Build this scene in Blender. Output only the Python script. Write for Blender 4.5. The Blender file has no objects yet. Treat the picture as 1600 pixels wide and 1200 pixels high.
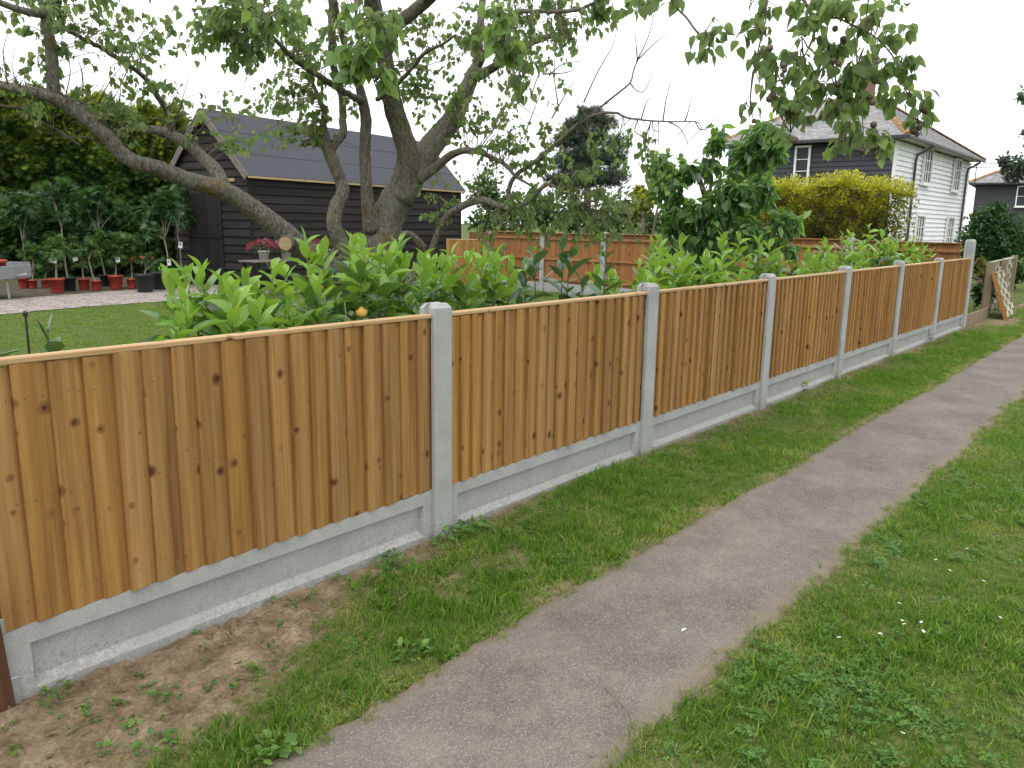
import bpy, math, random
import numpy as np
from mathutils import Matrix, Vector

# ------------------------------------------------------------------ camera, sky, sun, exposure
scene = bpy.context.scene
CAM = np.array([-2.6383, -2.6673, 1.5426]); FPX = 1241.7
YAW, PITCH, ROLL = 0.703949, 0.19939, 0.0150175
FW = np.array([math.cos(YAW)*math.cos(PITCH), math.sin(YAW)*math.cos(PITCH), -math.sin(PITCH)])
_r = np.array([math.sin(YAW), -math.cos(YAW), 0.0]); _u = np.cross(_r, FW)
RT = math.cos(ROLL)*_r + math.sin(ROLL)*_u
UP = -math.sin(ROLL)*_r + math.cos(ROLL)*_u
cam_data = bpy.data.cameras.new('camera'); cam = bpy.data.objects.new('camera', cam_data)
scene.collection.objects.link(cam)
m = Matrix.Identity(4)
for i in range(3):
    m[i][0] = RT[i]; m[i][1] = UP[i]; m[i][2] = -FW[i]; m[i][3] = CAM[i]
cam.matrix_world = m
cam_data.sensor_width = 36.0; cam_data.lens = FPX/1600*36.0
cam_data.clip_start = 0.05; cam_data.clip_end = 3000
scene.camera = cam

SUN_EL, SUN_AZ = math.radians(58), math.radians(200)      # azimuth counter-clockwise from +X
world = bpy.data.worlds.new('World'); scene.world = world; world.use_nodes = True
wn = world.node_tree.nodes; wl = world.node_tree.links; wn.clear()
w_out = wn.new('ShaderNodeOutputWorld'); w_bg = wn.new('ShaderNodeBackground')
sky = wn.new('ShaderNodeTexSky'); sky.sky_type = 'NISHITA'; sky.sun_disc = False
sky.sun_elevation = SUN_EL; sky.sun_rotation = math.pi/2 - SUN_AZ
sky.air_density = 1.0; sky.dust_density = 4.0; sky.ozone_density = 1.0
# a closed bright cloud layer over that sky
tc = wn.new('ShaderNodeTexCoord'); cl = wn.new('ShaderNodeTexNoise'); cl.inputs['Scale'].default_value = 1.7
cl.inputs['Detail'].default_value = 5
cr = wn.new('ShaderNodeValToRGB')
cr.color_ramp.elements[0].position = 0.3; cr.color_ramp.elements[0].color = (10.2, 10.6, 11.0, 1)
cr.color_ramp.elements[1].position = 0.7; cr.color_ramp.elements[1].color = (12.6, 12.8, 13.0, 1)
mx = wn.new('ShaderNodeMixRGB'); mx.inputs[0].default_value = 0.93
wl.new(tc.outputs['Generated'], cl.inputs['Vector']); wl.new(cl.outputs['Fac'], cr.inputs['Fac'])
wl.new(sky.outputs['Color'], mx.inputs[1]); wl.new(cr.outputs['Color'], mx.inputs[2])
wl.new(mx.outputs['Color'], w_bg.inputs['Color']); w_bg.inputs['Strength'].default_value = 0.10
wl.new(w_bg.outputs['Background'], w_out.inputs['Surface'])

sun_d = bpy.data.lights.new('sun', 'SUN'); sun_d.energy = 0.9; sun_d.angle = math.radians(25); sun_d.color = (1.0, 0.96, 0.9)
sun = bpy.data.objects.new('sun', sun_d); scene.collection.objects.link(sun)
sdir = Vector((math.cos(SUN_EL)*math.cos(SUN_AZ), math.cos(SUN_EL)*math.sin(SUN_AZ), math.sin(SUN_EL)))
sun.rotation_euler = sdir.to_track_quat('Z', 'Y').to_euler(); sun.location = (0, 0, 30)

vs = scene.view_settings
vs.view_transform = 'Standard'; vs.look = 'None'; vs.exposure = 0.6; vs.gamma = 1.0; vs.use_curve_mapping = False
scene.render.engine = 'CYCLES'
cy = scene.cycles
cy.use_denoising = True; cy.use_adaptive_sampling = True; cy.adaptive_threshold = .025; cy.max_bounces = 5; cy.diffuse_bounces = 2; cy.glossy_bounces = 2
cy.transmission_bounces = 4; cy.transparent_max_bounces = 6; cy.use_fast_gi = False
cy.caustics_reflective = False; cy.caustics_refractive = False

# ------------------------------------------------------------------ helpers
rng = np.random.default_rng(7); random.seed(7)
COL = scene.collection
def P(px, py, dep):
    """world point seen at photo pixel (px, py), dep metres along the view axis"""
    return CAM + (FW + RT*(px-800)/FPX + UP*(600-py)/FPX)*dep
def on_ground(px, py, z=0.0):
    d = FW + RT*(px-800)/FPX + UP*(600-py)/FPX
    return CAM + d*((z-CAM[2])/d[2])
def on_y(px, py, Y):
    d = FW + RT*(px-800)/FPX + UP*(600-py)/FPX
    return CAM + d*((Y-CAM[1])/d[1])
def pix(p):
    d = np.asarray(p)-CAM; z = d@FW
    return 800+FPX*(d@RT)/z, 600-FPX*(d@UP)/z, z
def nrm(v):
    v = np.asarray(v, float); return v/(np.linalg.norm(v)+1e-12)

class G:
    """mesh collector"""
    def __init__(s): s.v = []; s.f = []
    def add(s, v, f):
        o = len(s.v); s.v += [tuple(float(c) for c in q) for q in v]; s.f += [tuple(i+o for i in q) for q in f]; return s
    def box(s, a, b):
        (x0, y0, z0), (x1, y1, z1) = a, b
        return s.add([(x0,y0,z0),(x1,y0,z0),(x1,y1,z0),(x0,y1,z0),(x0,y0,z1),(x1,y0,z1),(x1,y1,z1),(x0,y1,z1)],
                     [(0,3,2,1),(4,5,6,7),(0,1,5,4),(1,2,6,5),(2,3,7,6),(3,0,4,7)])
    def cbox(s, a, b, c=0.004):
        """box with chamfered vertical edges and top"""
        (x0, y0, z0), (x1, y1, z1) = a, b
        ring = lambda k, z: [(x0+k,y0,z),(x1-k,y0,z),(x1,y0+k,z),(x1,y1-k,z),(x1-k,y1,z),(x0+k,y1,z),(x0,y1-k,z),(x0,y0+k,z)]
        def inner(z): return [(x0+2*c,y0+c,z),(x1-2*c,y0+c,z),(x1-c,y0+2*c,z),(x1-c,y1-2*c,z),(x1-2*c,y1-c,z),(x0+2*c,y1-c,z),(x0+c,y1-2*c,z),(x0+c,y0+2*c,z)]
        v = inner(z0)+ring(c, z0+c)+ring(c, z1-c)+inner(z1); f = [tuple(range(7,-1,-1)), tuple(range(24,32))]
        for k in range(3):
            for i in range(8): f.append((k*8+i, k*8+(i+1)%8, (k+1)*8+(i+1)%8, (k+1)*8+i))
        return s.add(v, f)
    def prism(s, poly, vec):
        """polygon (3d points) swept along vec"""
        n = len(poly); v = [np.array(p, float) for p in poly]; w = [p+np.array(vec, float) for p in v]
        f = [tuple(range(n-1,-1,-1)), tuple(range(n,2*n))]+[(i,(i+1)%n,n+(i+1)%n,n+i) for i in range(n)]
        return s.add(v+w, f)
    def tube(s, pts, rad, sides=8, cap=True, rough=0.0):
        pts = np.asarray(pts, float); n = len(pts); t = np.gradient(pts, axis=0)
        t /= np.linalg.norm(t, axis=1)[:, None]+1e-12
        ref = np.array([0.31, 0.17, 0.93]) if abs(t[0] @ np.array([0.31,0.17,0.93])) < 0.95 else np.array([1.0,0,0])
        v = []
        a = nrm(np.cross(t[0], ref)); ang = np.arange(sides)*2*math.pi/sides
        for i in range(n):
            a = nrm(a - t[i]*(a@t[i])); b = np.cross(t[i], a)
            r = rad[i]*(1+(rng.uniform(-rough, rough, sides) if rough else 0))
            v += list(pts[i]+(np.cos(ang)*r)[:, None]*a+(np.sin(ang)*r)[:, None]*b)
        f = [(i*sides+k, i*sides+(k+1)%sides, (i+1)*sides+(k+1)%sides, (i+1)*sides+k) for i in range(n-1) for k in range(sides)]
        if cap: f += [tuple(range(sides-1,-1,-1)), tuple((n-1)*sides+k for k in range(sides))]
        return s.add(v, f)
    def lathe(s, prof, seg=20, c=(0,0,0), cap=True):
        v = []; n = len(prof)
        for r, z in prof:
            for k in range(seg):
                a = 2*math.pi*k/seg; v.append((c[0]+r*math.cos(a), c[1]+r*math.sin(a), c[2]+z))
        f = [(i*seg+k, i*seg+(k+1)%seg, (i+1)*seg+(k+1)%seg, (i+1)*seg+k) for i in range(n-1) for k in range(seg)]
        if cap: f += [tuple(range(seg-1,-1,-1)), tuple((n-1)*seg+k for k in range(seg))]
        return s.add(v, f)
    def mesh(s, name, mat=None, smooth=False):
        me = bpy.data.meshes.new(name); me.from_pydata(s.v, [], s.f); me.update()
        if mat: me.materials.append(mat)
        if smooth: me.polygons.foreach_set('use_smooth', np.ones(len(me.polygons), bool))
        return me
    def build(s, name, mat=None, parent=None, smooth=False, loc=None):
        return link(name, s.mesh(name, mat, smooth), parent, loc)

def link(name, me, parent=None, loc=None, rot=None):
    o = bpy.data.objects.new(name, me); COL.objects.link(o)
    if parent is not None: o.parent = parent
    if loc is not None: o.location = loc
    if rot is not None: o.rotation_euler = rot
    return o
def tag(o, label=None, cat=None, group=None, kind=None):
    if label: o['label'] = label
    if cat: o['category'] = cat
    if group: o['group'] = group
    if kind: o['kind'] = kind
    return o
def empty(name, loc, rz=0.0, label=None, cat=None, group=None):
    o = bpy.data.objects.new(name, None); COL.objects.link(o); o.location = loc; o.rotation_euler = (0,0,rz)
    o.empty_display_size = 0.1
    return tag(o, label, cat, group)

def np_mesh(name, V, F, mat, rnd=None, smooth=False):
    """V (n,3) array, F (m,k) array of one polygon size, rnd one value for each vertex"""
    me = bpy.data.meshes.new(name); n, (mm, k) = len(V), F.shape
    me.vertices.add(n); me.vertices.foreach_set('co', np.ascontiguousarray(V, np.float32).ravel())
    me.loops.add(mm*k); me.loops.foreach_set('vertex_index', np.ascontiguousarray(F, np.int32).ravel())
    me.polygons.add(mm); me.polygons.foreach_set('loop_start', np.arange(0, mm*k, k, dtype=np.int32))
    me.polygons.foreach_set('loop_total', np.full(mm, k, np.int32))
    if smooth: me.polygons.foreach_set('use_smooth', np.ones(mm, bool))
    me.update(calc_edges=True)
    if rnd is not None:
        a = me.attributes.new('rnd', 'FLOAT', 'POINT'); a.data.foreach_set('value', np.ascontiguousarray(rnd, np.float32))
    if mat: me.materials.append(mat)
    return me

def frames(D, roll, size, width=None):
    """leaf frames: columns side, axis, normal for axis directions D (n,3)"""
    D = D/(np.linalg.norm(D, axis=1)[:, None]+1e-9)
    upv = np.tile(np.array([0.03, 0.02, 1.0]), (len(D), 1))
    S = np.cross(D, upv); S /= np.linalg.norm(S, axis=1)[:, None]+1e-9
    N = np.cross(S, D)
    c, s = np.cos(roll)[:, None], np.sin(roll)[:, None]
    S2 = c*S+s*N; N2 = -s*S+c*N
    w = size if width is None else width
    return np.stack([S2*w[:, None], D*size[:, None], N2*size[:, None]], -1)
def leaf_cloud(name, tmpl, pos, M, rnd, mat, parent=None, smooth=True):
    tv, tf = tmpl; n, k = len(pos), len(tv)
    V = (np.einsum('nij,kj->nki', M, tv)+pos[:, None, :]).reshape(-1, 3)
    F = (tf[None]+(np.arange(n)*k)[:, None, None]).reshape(-1, tf.shape[1])
    me = np_mesh(name, V, F, mat, np.repeat(rnd, k), smooth)
    return link(name, me, parent)

def leaf_template(prof, fold=0.35, curl=0.25):
    """rows of (y, half width): left, middle, right vertices; quads"""
    v = []; f = []
    for y, w in prof:
        z = -curl*y*y
        v += [(-w, y, z+fold*w), (0, y, z), (w, y, z+fold*w)]
    for i in range(len(prof)-1):
        a = i*3; f += [(a, a+1, a+4, a+3), (a+1, a+2, a+5, a+4)]
    return np.array(v, float), np.array(f, int)
LEAF_HEART = leaf_template([(0,.06),(.05,.30),(.22,.43),(.45,.40),(.7,.25),(.88,.09),(1,.005)], .28, .3)
LEAF_HEART_S = leaf_template([(0,.1),(.2,.42),(.55,.36),(1,.01)], .3, .3)
LEAF_LAUREL = leaf_template([(-.08,.014),(0,.025),(.15,.14),(.35,.205),(.6,.215),(.8,.155),(.93,.06),(1,.005)], .40, .34)
LEAF_LONG = leaf_template([(0,.03),(.25,.19),(.6,.2),(1,.01)], .25, .25)
LEAF_OVAL = leaf_template([(0,.05),(.4,.3),(1,.02)], .3, .2)
def star_leaf():
    v = [(0,0,0)]; a0 = [(-115,.45),(-90,.22),(-62,.75),(-40,.32),(-22,.9),(-8,.42),(0,1.0),(8,.42),(22,.9),(40,.32),(62,.75),(90,.22),(115,.45)]
    for a, r in a0: v.append((math.sin(math.radians(a))*r, math.cos(math.radians(a))*r, -.2*r*r+.06*math.cos(a)))
    return np.array(v, float), np.array([(0, i+1, i) for i in range(1, len(v)-1)], int)
LEAF_FIG = star_leaf()
def frond():
    v = []; f = []
    for a, y, L, w in [(0,0,1,.1),(38,.12,.55,.08),(-36,.2,.55,.08),(34,.38,.45,.07),(-34,.46,.42,.07),(28,.62,.3,.06),(-28,.66,.3,.06)]:
        s, c = math.sin(math.radians(a)), math.cos(math.radians(a)); o = len(v)
        v += [(-w*c, y+w*s, 0), (w*c, y-w*s, 0), (s*L, y+c*L, -.15*(y+L)**2)]; f.append((o, o+1, o+2))
    return np.array(v, float), np.array(f, int)
FROND = frond()
def needles():
    v = []; f = []
    for k in range(9):
        a = k*2.4; t = .25+.55*((k*37) % 10)/10; d = np.array([math.cos(a)*t, 1-.4*t, math.sin(a)*t]); w = np.array([math.sin(a), .2, -math.cos(a)])*.05
        o = len(v); v += [tuple(w), tuple(-w), tuple(d)]; f.append((o, o+1, o+2))
    return np.array(v, float), np.array(f, int)
NEEDLES = needles()

def rdir(n, g=None):
    g = g or rng
    d = g.normal(size=(n, 3)); return d/np.linalg.norm(d, axis=1)[:, None]
def catmull(pts, sub):
    """rows of any width through a Catmull-Rom spline"""
    p = np.asarray(pts, float); p = np.vstack([2*p[0]-p[1], p, 2*p[-1]-p[-2]]); out = []
    for i in range(1, len(p)-2):
        for t in np.arange(sub)/sub:
            a, b, c, d = p[i-1], p[i], p[i+1], p[i+2]
            out.append(.5*((2*b)+(-a+c)*t+(2*a-5*b+4*c-d)*t*t+(-a+3*b-3*c+d)*t**3))
    out.append(p[-2]); return np.array(out)
_sn = np.random.default_rng(3)
_snp = [(_sn.normal(size=2), _sn.uniform(0, 6.28)) for _ in range(40)]
def sn(x, y, scale, seed=0):
    """smooth pseudo noise, about -1..1"""
    r = 0
    for k in range(6):
        d, ph = _snp[(seed*6+k) % 40]; r = r+np.sin((x*d[0]+y*d[1])*scale*(1+.35*k)+ph+seed)/(1+.25*k)
    return r/2.6

# ------------------------------------------------------------------ materials
def new_mat(name):
    mt = bpy.data.materials.new(name); mt.use_nodes = True; nt = mt.node_tree
    return mt, nt, nt.nodes, nt.links, nt.nodes['Principled BSDF']
def nd(N, t, **kw):
    n = N.new(t)
    for k, v in kw.items():
        if k in ('Scale','Detail','Roughness','Distortion','W','Strength','Distance','Randomness','Fac'): n.inputs[k].default_value = v
        else: setattr(n, k, v)
    return n
def ramp(N, stops):
    r = N.new('ShaderNodeValToRGB'); e = r.color_ramp.elements
    while len(e) < len(stops): e.new(0.5)
    for q, (p, c) in zip(e, stops):
        q.position = p; q.color = (*c, 1) if len(c) == 3 else c
    return r
def mapped(N, L, scale, obj_rand=True, coord='Object'):
    """texture coordinate scaled, shifted by the object's random number"""
    t = N.new('ShaderNodeTexCoord'); mp = N.new('ShaderNodeMapping'); mp.inputs['Scale'].default_value = scale
    L.new(t.outputs[coord], mp.inputs['Vector'])
    if obj_rand:
        oi = N.new('ShaderNodeObjectInfo'); mu = N.new('ShaderNodeVectorMath'); mu.operation = 'SCALE'
        mu.inputs[0].default_value = (37.1, 53.7, 91.3); L.new(oi.outputs['Random'], mu.inputs['Scale'])
        L.new(mu.outputs[0], mp.inputs['Location'])
    return mp
def mixc(N, L, fac, a, b, mode='MIX'):
    mxn = N.new('ShaderNodeMixRGB'); mxn.blend_type = mode
    for sock, v in ((0, fac), (1, a), (2, b)):
        if hasattr(v, 'is_output') or isinstance(v, bpy.types.NodeSocket): L.new(v, mxn.inputs[sock])
        elif isinstance(v, (int, float)): mxn.inputs[sock].default_value = v
        else: mxn.inputs[sock].default_value = (*v, 1)
    return mxn.outputs[0]
def bump(N, L, h, bsdf, strength=.4, dist=.01):
    b = N.new('ShaderNodeBump'); b.inputs['Strength'].default_value = strength; b.inputs['Distance'].default_value = dist
    L.new(h, b.inputs['Height']); L.new(b.outputs['Normal'], bsdf.inputs['Normal']); return b

def mat_plain(name, col, rough=.6, noise=.15, scale=20, bmp=.1, metal=0.0, spec=.5):
    mt, nt, N, L, B = new_mat(name); mp = mapped(N, L, (1,1,1))
    n = nd(N, 'ShaderNodeTexNoise', Scale=scale, Detail=6); L.new(mp.outputs[0], n.inputs['Vector'])
    lo = tuple(c*(1-noise) for c in col); hi = tuple(min(1, c*(1+noise)) for c in col)
    r = ramp(N, [(.3, lo), (.7, hi)]); L.new(n.outputs['Fac'], r.inputs[0]); L.new(r.outputs[0], B.inputs['Base Color'])
    B.inputs['Roughness'].default_value = rough; B.inputs['Metallic'].default_value = metal; B.inputs['Specular IOR Level'].default_value = spec
    if bmp: bump(N, L, n.outputs['Fac'], B, bmp, .004)
    return mt

def mat_wood(name, lo, mid, hi, knot=(.10,.035,.012), axis='z', knots=True, rough=.72, vary=.35):
    """sawn softwood: long grain, darker streaks, knots; grain along the given axis of the object"""
    mt, nt, N, L, B = new_mat(name)
    g = {'z': (48,48,1.6), 'x': (1.6,48,48), 'y': (48,1.6,48)}[axis]
    k = {'z': (1,1,1), 'x': (1,1,1), 'y': (1,1,1)}[axis]
    kp = mapped(N, L, k)
    vo = nd(N, 'ShaderNodeTexVoronoi', Scale=12.0, Randomness=1.0); L.new(kp.outputs[0], vo.inputs['Vector'])
    wob = nd(N, 'ShaderNodeTexNoise', Scale=60.0, Detail=2); L.new(kp.outputs[0], wob.inputs['Vector'])
    # knot strength = smoothstep on distance, only in some cells
    dd = N.new('ShaderNodeMath'); dd.operation = 'MULTIPLY_ADD'; dd.inputs[1].default_value = .10; L.new(wob.outputs['Fac'], dd.inputs[0]); L.new(vo.outputs['Distance'], dd.inputs[2])
    sep = N.new('ShaderNodeSeparateColor'); L.new(vo.outputs['Color'], sep.inputs[0])
    size = N.new('ShaderNodeMapRange'); size.inputs['From Min'].default_value = .40; size.inputs['From Max'].default_value = 1; size.inputs['To Min'].default_value = -.03; size.inputs['To Max'].default_value = .20
    L.new(sep.outputs[0], size.inputs['Value'])
    df = N.new('ShaderNodeMath'); df.operation = 'SUBTRACT'; L.new(dd.outputs[0], df.inputs[0]); L.new(size.outputs[0], df.inputs[1])
    kr = ramp(N, [(.03, (1,1,1)), (.075, (.35,.35,.35)), (.10, (.55,.55,.55)), (.19, (0,0,0))]); L.new(df.outputs[0], kr.inputs[0])
    # grain, bent round the knots
    gp = mapped(N, L, g)
    bend = N.new('ShaderNodeVectorMath'); bend.operation = 'SCALE'; bend.inputs[0].default_value = (2.2,2.2,.4); L.new(kr.outputs[0], bend.inputs['Scale'])
    ad = N.new('ShaderNodeVectorMath'); L.new(gp.outputs[0], ad.inputs[0]); L.new(bend.outputs[0], ad.inputs[1])
    gn = nd(N, 'ShaderNodeTexNoise', Scale=1.0, Detail=5, Roughness=.62, Distortion=.5); L.new(ad.outputs[0], gn.inputs['Vector'])
    wide = nd(N, 'ShaderNodeTexNoise', Scale=.42, Detail=3); L.new(ad.outputs[0], wide.inputs['Vector'])
    r = ramp(N, [(.32, lo), (.5, mid), (.66, hi)]); L.new(gn.outputs['Fac'], r.inputs[0])
    r2 = ramp(N, [(.3, tuple(c*.85 for c in lo)), (.5, mid), (.68, hi)]); L.new(wide.outputs['Fac'], r2.inputs[0])
    c = mixc(N, L, .5, r.outputs[0], r2.outputs[0])
    if knots: c = mixc(N, L, kr.outputs[0], c, knot)
    oi = N.new('ShaderNodeObjectInfo'); hs = N.new('ShaderNodeHueSaturation')
    mr = N.new('ShaderNodeMapRange'); mr.inputs['To Min'].default_value = 1-vary; mr.inputs['To Max'].default_value = 1+vary*.6
    L.new(oi.outputs['Random'], mr.inputs['Value']); L.new(mr.outputs[0], hs.inputs['Value'])
    m2 = N.new('ShaderNodeMath'); m2.operation = 'MULTIPLY'; m2.inputs[1].default_value = 7.31; L.new(oi.outputs['Random'], m2.inputs[0])
    m3 = N.new('ShaderNodeMath'); m3.operation = 'FRACT'; L.new(m2.outputs[0], m3.inputs[0])
    mr2 = N.new('ShaderNodeMapRange'); mr2.inputs['To Min'].default_value = .96; mr2.inputs['To Max'].default_value = 1.03; L.new(m3.outputs[0], mr2.inputs['Value']); L.new(mr2.outputs[0], hs.inputs['Saturation'])
    L.new(c, hs.inputs['Color']); L.new(hs.outputs[0], B.inputs['Base Color'])
    B.inputs['Roughness'].default_value = rough; B.inputs['Specular IOR Level'].default_value = .25
    bump(N, L, gn.outputs['Fac'], B, .25, .003)
    return mt

def mat_concrete(name, base, dirt=(.12,.10,.07), stain=.5, low=0.0):
    mt, nt, N, L, B = new_mat(name); mp = mapped(N, L, (1,1,1))
    n1 = nd(N, 'ShaderNodeTexNoise', Scale=5.0, Detail=6, Roughness=.6); L.new(mp.outputs[0], n1.inputs['Vector'])
    n2 = nd(N, 'ShaderNodeTexNoise', Scale=160.0, Detail=3); L.new(mp.outputs[0], n2.inputs['Vector'])
    n3 = nd(N, 'ShaderNodeTexNoise', Scale=55.0, Detail=8, Roughness=.8, Distortion=.8); L.new(mp.outputs[0], n3.inputs['Vector'])
    r = ramp(N, [(.3, tuple(c*.84 for c in base)), (.7, tuple(c*1.12 for c in base))]); L.new(n1.outputs['Fac'], r.inputs[0])
    r2 = ramp(N, [(.35, (.88,.88,.88)), (.65, (1.05,1.05,1.05))]); L.new(n2.outputs['Fac'], r2.inputs[0])
    c = mixc(N, L, 1.0, r.outputs[0], r2.outputs[0], 'MULTIPLY')
    # mud splashed up from the soil: ragged, thinning with height
    tc2 = N.new('ShaderNodeTexCoord'); sp = N.new('ShaderNodeSeparateXYZ'); L.new(tc2.outputs['Object'], sp.inputs[0])
    hg = N.new('ShaderNodeMapRange'); hg.inputs['From Min'].default_value = 0.0; hg.inputs['From Max'].default_value = .34
    hg.inputs['To Min'].default_value = .13; hg.inputs['To Max'].default_value = -.16; L.new(sp.outputs['Z'], hg.inputs['Value'])
    ad = N.new('ShaderNodeMath'); L.new(n3.outputs['Fac'], ad.inputs[0]); L.new(hg.outputs[0], ad.inputs[1])
    ad2 = N.new('ShaderNodeMath'); ad2.operation = 'MULTIPLY_ADD'; ad2.inputs[1].default_value = .35; L.new(n1.outputs['Fac'], ad2.inputs[0]); L.new(ad.outputs[0], ad2.inputs[2])
    st = ramp(N, [(.71, (0,0,0)), (.82, (stain,stain,stain))]); L.new(ad2.outputs[0], st.inputs[0])
    c = mixc(N, L, st.outputs[0], c, dirt)
    vo = nd(N, 'ShaderNodeTexVoronoi', Scale=38.0); L.new(mp.outputs[0], vo.inputs['Vector'])
    pit = ramp(N, [(.05, (1,1,1)), (.10, (0,0,0))]); L.new(vo.outputs['Distance'], pit.inputs[0])
    c = mixc(N, L, mixc(N, L, .55, (0,0,0), pit.outputs[0]), c, tuple(q*.55 for q in base))
    L.new(c, B.inputs['Base Color']); B.inputs['Roughness'].default_value = .9; B.inputs['Specular IOR Level'].default_value = .2
    bump(N, L, n2.outputs['Fac'], B, .25, .003)
    return mt

def mat_leaf(name, cols, trans=.35, rough=.45, tcol=None, spec=.4, back=None):
    """leaf blade: colour differs from leaf to leaf, lets light through"""
    mt, nt, N, L, B = new_mat(name)
    at = N.new('ShaderNodeAttribute'); at.attribute_name = 'rnd'; oi = N.new('ShaderNodeObjectInfo')
    ad = N.new('ShaderNodeMath'); L.new(at.outputs['Fac'], ad.inputs[0])
    ml = N.new('ShaderNodeMath'); ml.operation = 'MULTIPLY'; ml.inputs[1].default_value = .999
    L.new(oi.outputs['Random'], ml.inputs[0]); L.new(ml.outputs[0], ad.inputs[1])
    # leaves built one by one have no 'rnd': their object number speaks; joined leaves carry theirs as 1 + value
    gt = N.new('ShaderNodeMath'); gt.operation = 'GREATER_THAN'; gt.inputs[1].default_value = .5; L.new(at.outputs['Fac'], gt.inputs[0])
    sb = N.new('ShaderNodeMath'); sb.operation = 'SUBTRACT'; sb.inputs[1].default_value = 1.0; L.new(at.outputs['Fac'], sb.inputs[0])
    sel = N.new('ShaderNodeMix'); sel.data_type = 'FLOAT'; L.new(gt.outputs[0], sel.inputs[0]); L.new(oi.outputs['Random'], sel.inputs[2]); L.new(sb.outputs[0], sel.inputs[3])
    r = ramp(N, [(i/(len(cols)-1), c) for i, c in enumerate(cols)]); L.new(sel.outputs[0], r.inputs[0])
    t = N.new('ShaderNodeTexCoord'); n = nd(N, 'ShaderNodeTexNoise', Scale=14.0, Detail=3); L.new(t.outputs['Object'], n.inputs['Vector'])
    r2 = ramp(N, [(.3, (.8,.8,.8)), (.7, (1.15,1.15,1.15))]); L.new(n.outputs['Fac'], r2.inputs[0])
    c = mixc(N, L, 1.0, r.outputs[0], r2.outputs[0], 'MULTIPLY')
    if back:
        ge = N.new('ShaderNodeNewGeometry'); c = mixc(N, L, ge.outputs['Backfacing'], c, mixc(N, L, .6, c, back))
    L.new(c, B.inputs['Base Color']); B.inputs['Roughness'].default_value = rough; B.inputs['Specular IOR Level'].default_value = spec
    tr = N.new('ShaderNodeBsdfTranslucent'); L.new(mixc(N, L, 1.0, c, tcol or (1.5,1.6,.7), 'MULTIPLY'), tr.inputs['Color'])
    ms = N.new('ShaderNodeMixShader'); ms.inputs[0].default_value = trans
    L.new(B.outputs[0], ms.inputs[1]); L.new(tr.outputs[0], ms.inputs[2])
    out = [q for q in N if q.type == 'OUTPUT_MATERIAL'][0]; L.new(ms.outputs[0], out.inputs['Surface'])
    return mt

M = {}
M['board'] = mat_wood('honey_brown_softwood', (.182,.084,.021), (.315,.165,.047), (.41,.238,.08), vary=.16)
M['board_red'] = mat_wood('red_brown_softwood', (.20,.082,.028), (.29,.125,.045), (.36,.17,.07), axis='z', vary=.2)
M['cap'] = mat_wood('pale_timber_along', (.36,.23,.11), (.47,.31,.16), (.56,.40,.23), axis='x', vary=.1)
M['cap_red'] = mat_wood('brown_timber_along', (.21,.095,.038), (.30,.14,.06), (.38,.2,.09), axis='x', vary=.15)
M['dark_timber'] = mat_wood('dark_brown_stained_timber', (.05,.021,.010), (.085,.036,.017), (.115,.052,.026), axis='z', vary=.2)
M['old_timber'] = mat_wood('weathered_grey_timber', (.16,.125,.075), (.24,.19,.12), (.32,.27,.18), knot=(.08,.06,.04), axis='z', vary=.2)
M['old_slat'] = mat_wood('weathered_pale_slat', (.26,.25,.17), (.36,.35,.26), (.45,.44,.35), knots=False, axis='x', vary=.3)
M['concrete'] = mat_concrete('pale_grey_concrete', (.36,.365,.36), stain=.35)
M['concrete_low'] = mat_concrete('mud_splashed_concrete', (.365,.365,.35), dirt=(.17,.15,.11), stain=.5)
M['nail'] = mat_plain('dull_nail_head', (.07,.06,.05), .6, .2, 40, 0, .3)
M['steel'] = mat_plain('galvanised_steel', (.42,.44,.43), .45, .15, 30, .05, .6)

# ------------------------------------------------------------------ ground, paths
PATH_L, PATH_R = -0.81, -1.58                      # kerbless edges of the tarmac path
def path_edges(x):
    return PATH_L+.018*sn(x, x*0, 1.7, 1)+.014*sn(x, x*0, 13, 2)+.010*sn(x, x*0, 37, 5), PATH_R+.020*sn(x, x*0, 1.5, 3)+.018*sn(x, x*0, 15, 4)+.010*sn(x, x*0, 41, 2)
def zg(x, y):
    x = np.asarray(x, float); y = np.asarray(y, float)
    el, er = path_edges(x)
    inside = np.clip((el-y)/.06+.5, 0, 1)*np.clip((y-er)/.06+.5, 0, 1)
    z = .012*sn(x, y, 1.3, 0)+.006*sn(x, y, 5, 1)
    near = np.clip(1-np.abs(y+.18)/.35, 0, 1)*(x < 13)
    z = z+near*(.012+.012*sn(x, y, 9, 2))
    clod = soil(x, y)
    z = z+clod*.012*sn(x, y, 22, 3)+clod*.008*sn(x, y, 55, 4)
    return z*(1-inside)-.03*inside
def soil(x, y):
    """1 where the earth is bare"""
    x = np.asarray(x, float); y = np.asarray(y, float)
    w = np.interp(x, [-3,-1.5,-1.05,-.5,0,1,3,7,12,14], [.80,.70,.42,.28,.13,.12,.14,.15,.24,.2])
    s = np.clip((y+w+.09*sn(x, y, 7, 5)+.09*sn(x, y, 19, 6)+.05*sn(x, y, 45, 2))/.24, 0, 1)*(y < .1)
    el, er = path_edges(x)
    worn = np.clip(1-np.abs(y-el-.02)/.05, 0, 1)*(sn(x, y, 4, 7) > .05)*.8+np.clip(1-np.abs(y-er+.01)/.05, 0, 1)*(sn(x, y, 5, 8) > .1)*.7
    patch = np.clip((sn(x, y, 2.2, 9)-.62)*4, 0, 1)*(y < -.3)*.45
    end = np.clip(1-np.hypot((x-13.2)/1.6, (y+.25)/.35), 0, 1)*1.6
    return np.clip(np.maximum.reduce([s, worn+0*x, patch+0*x, end+0*x]), 0, 1)

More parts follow.
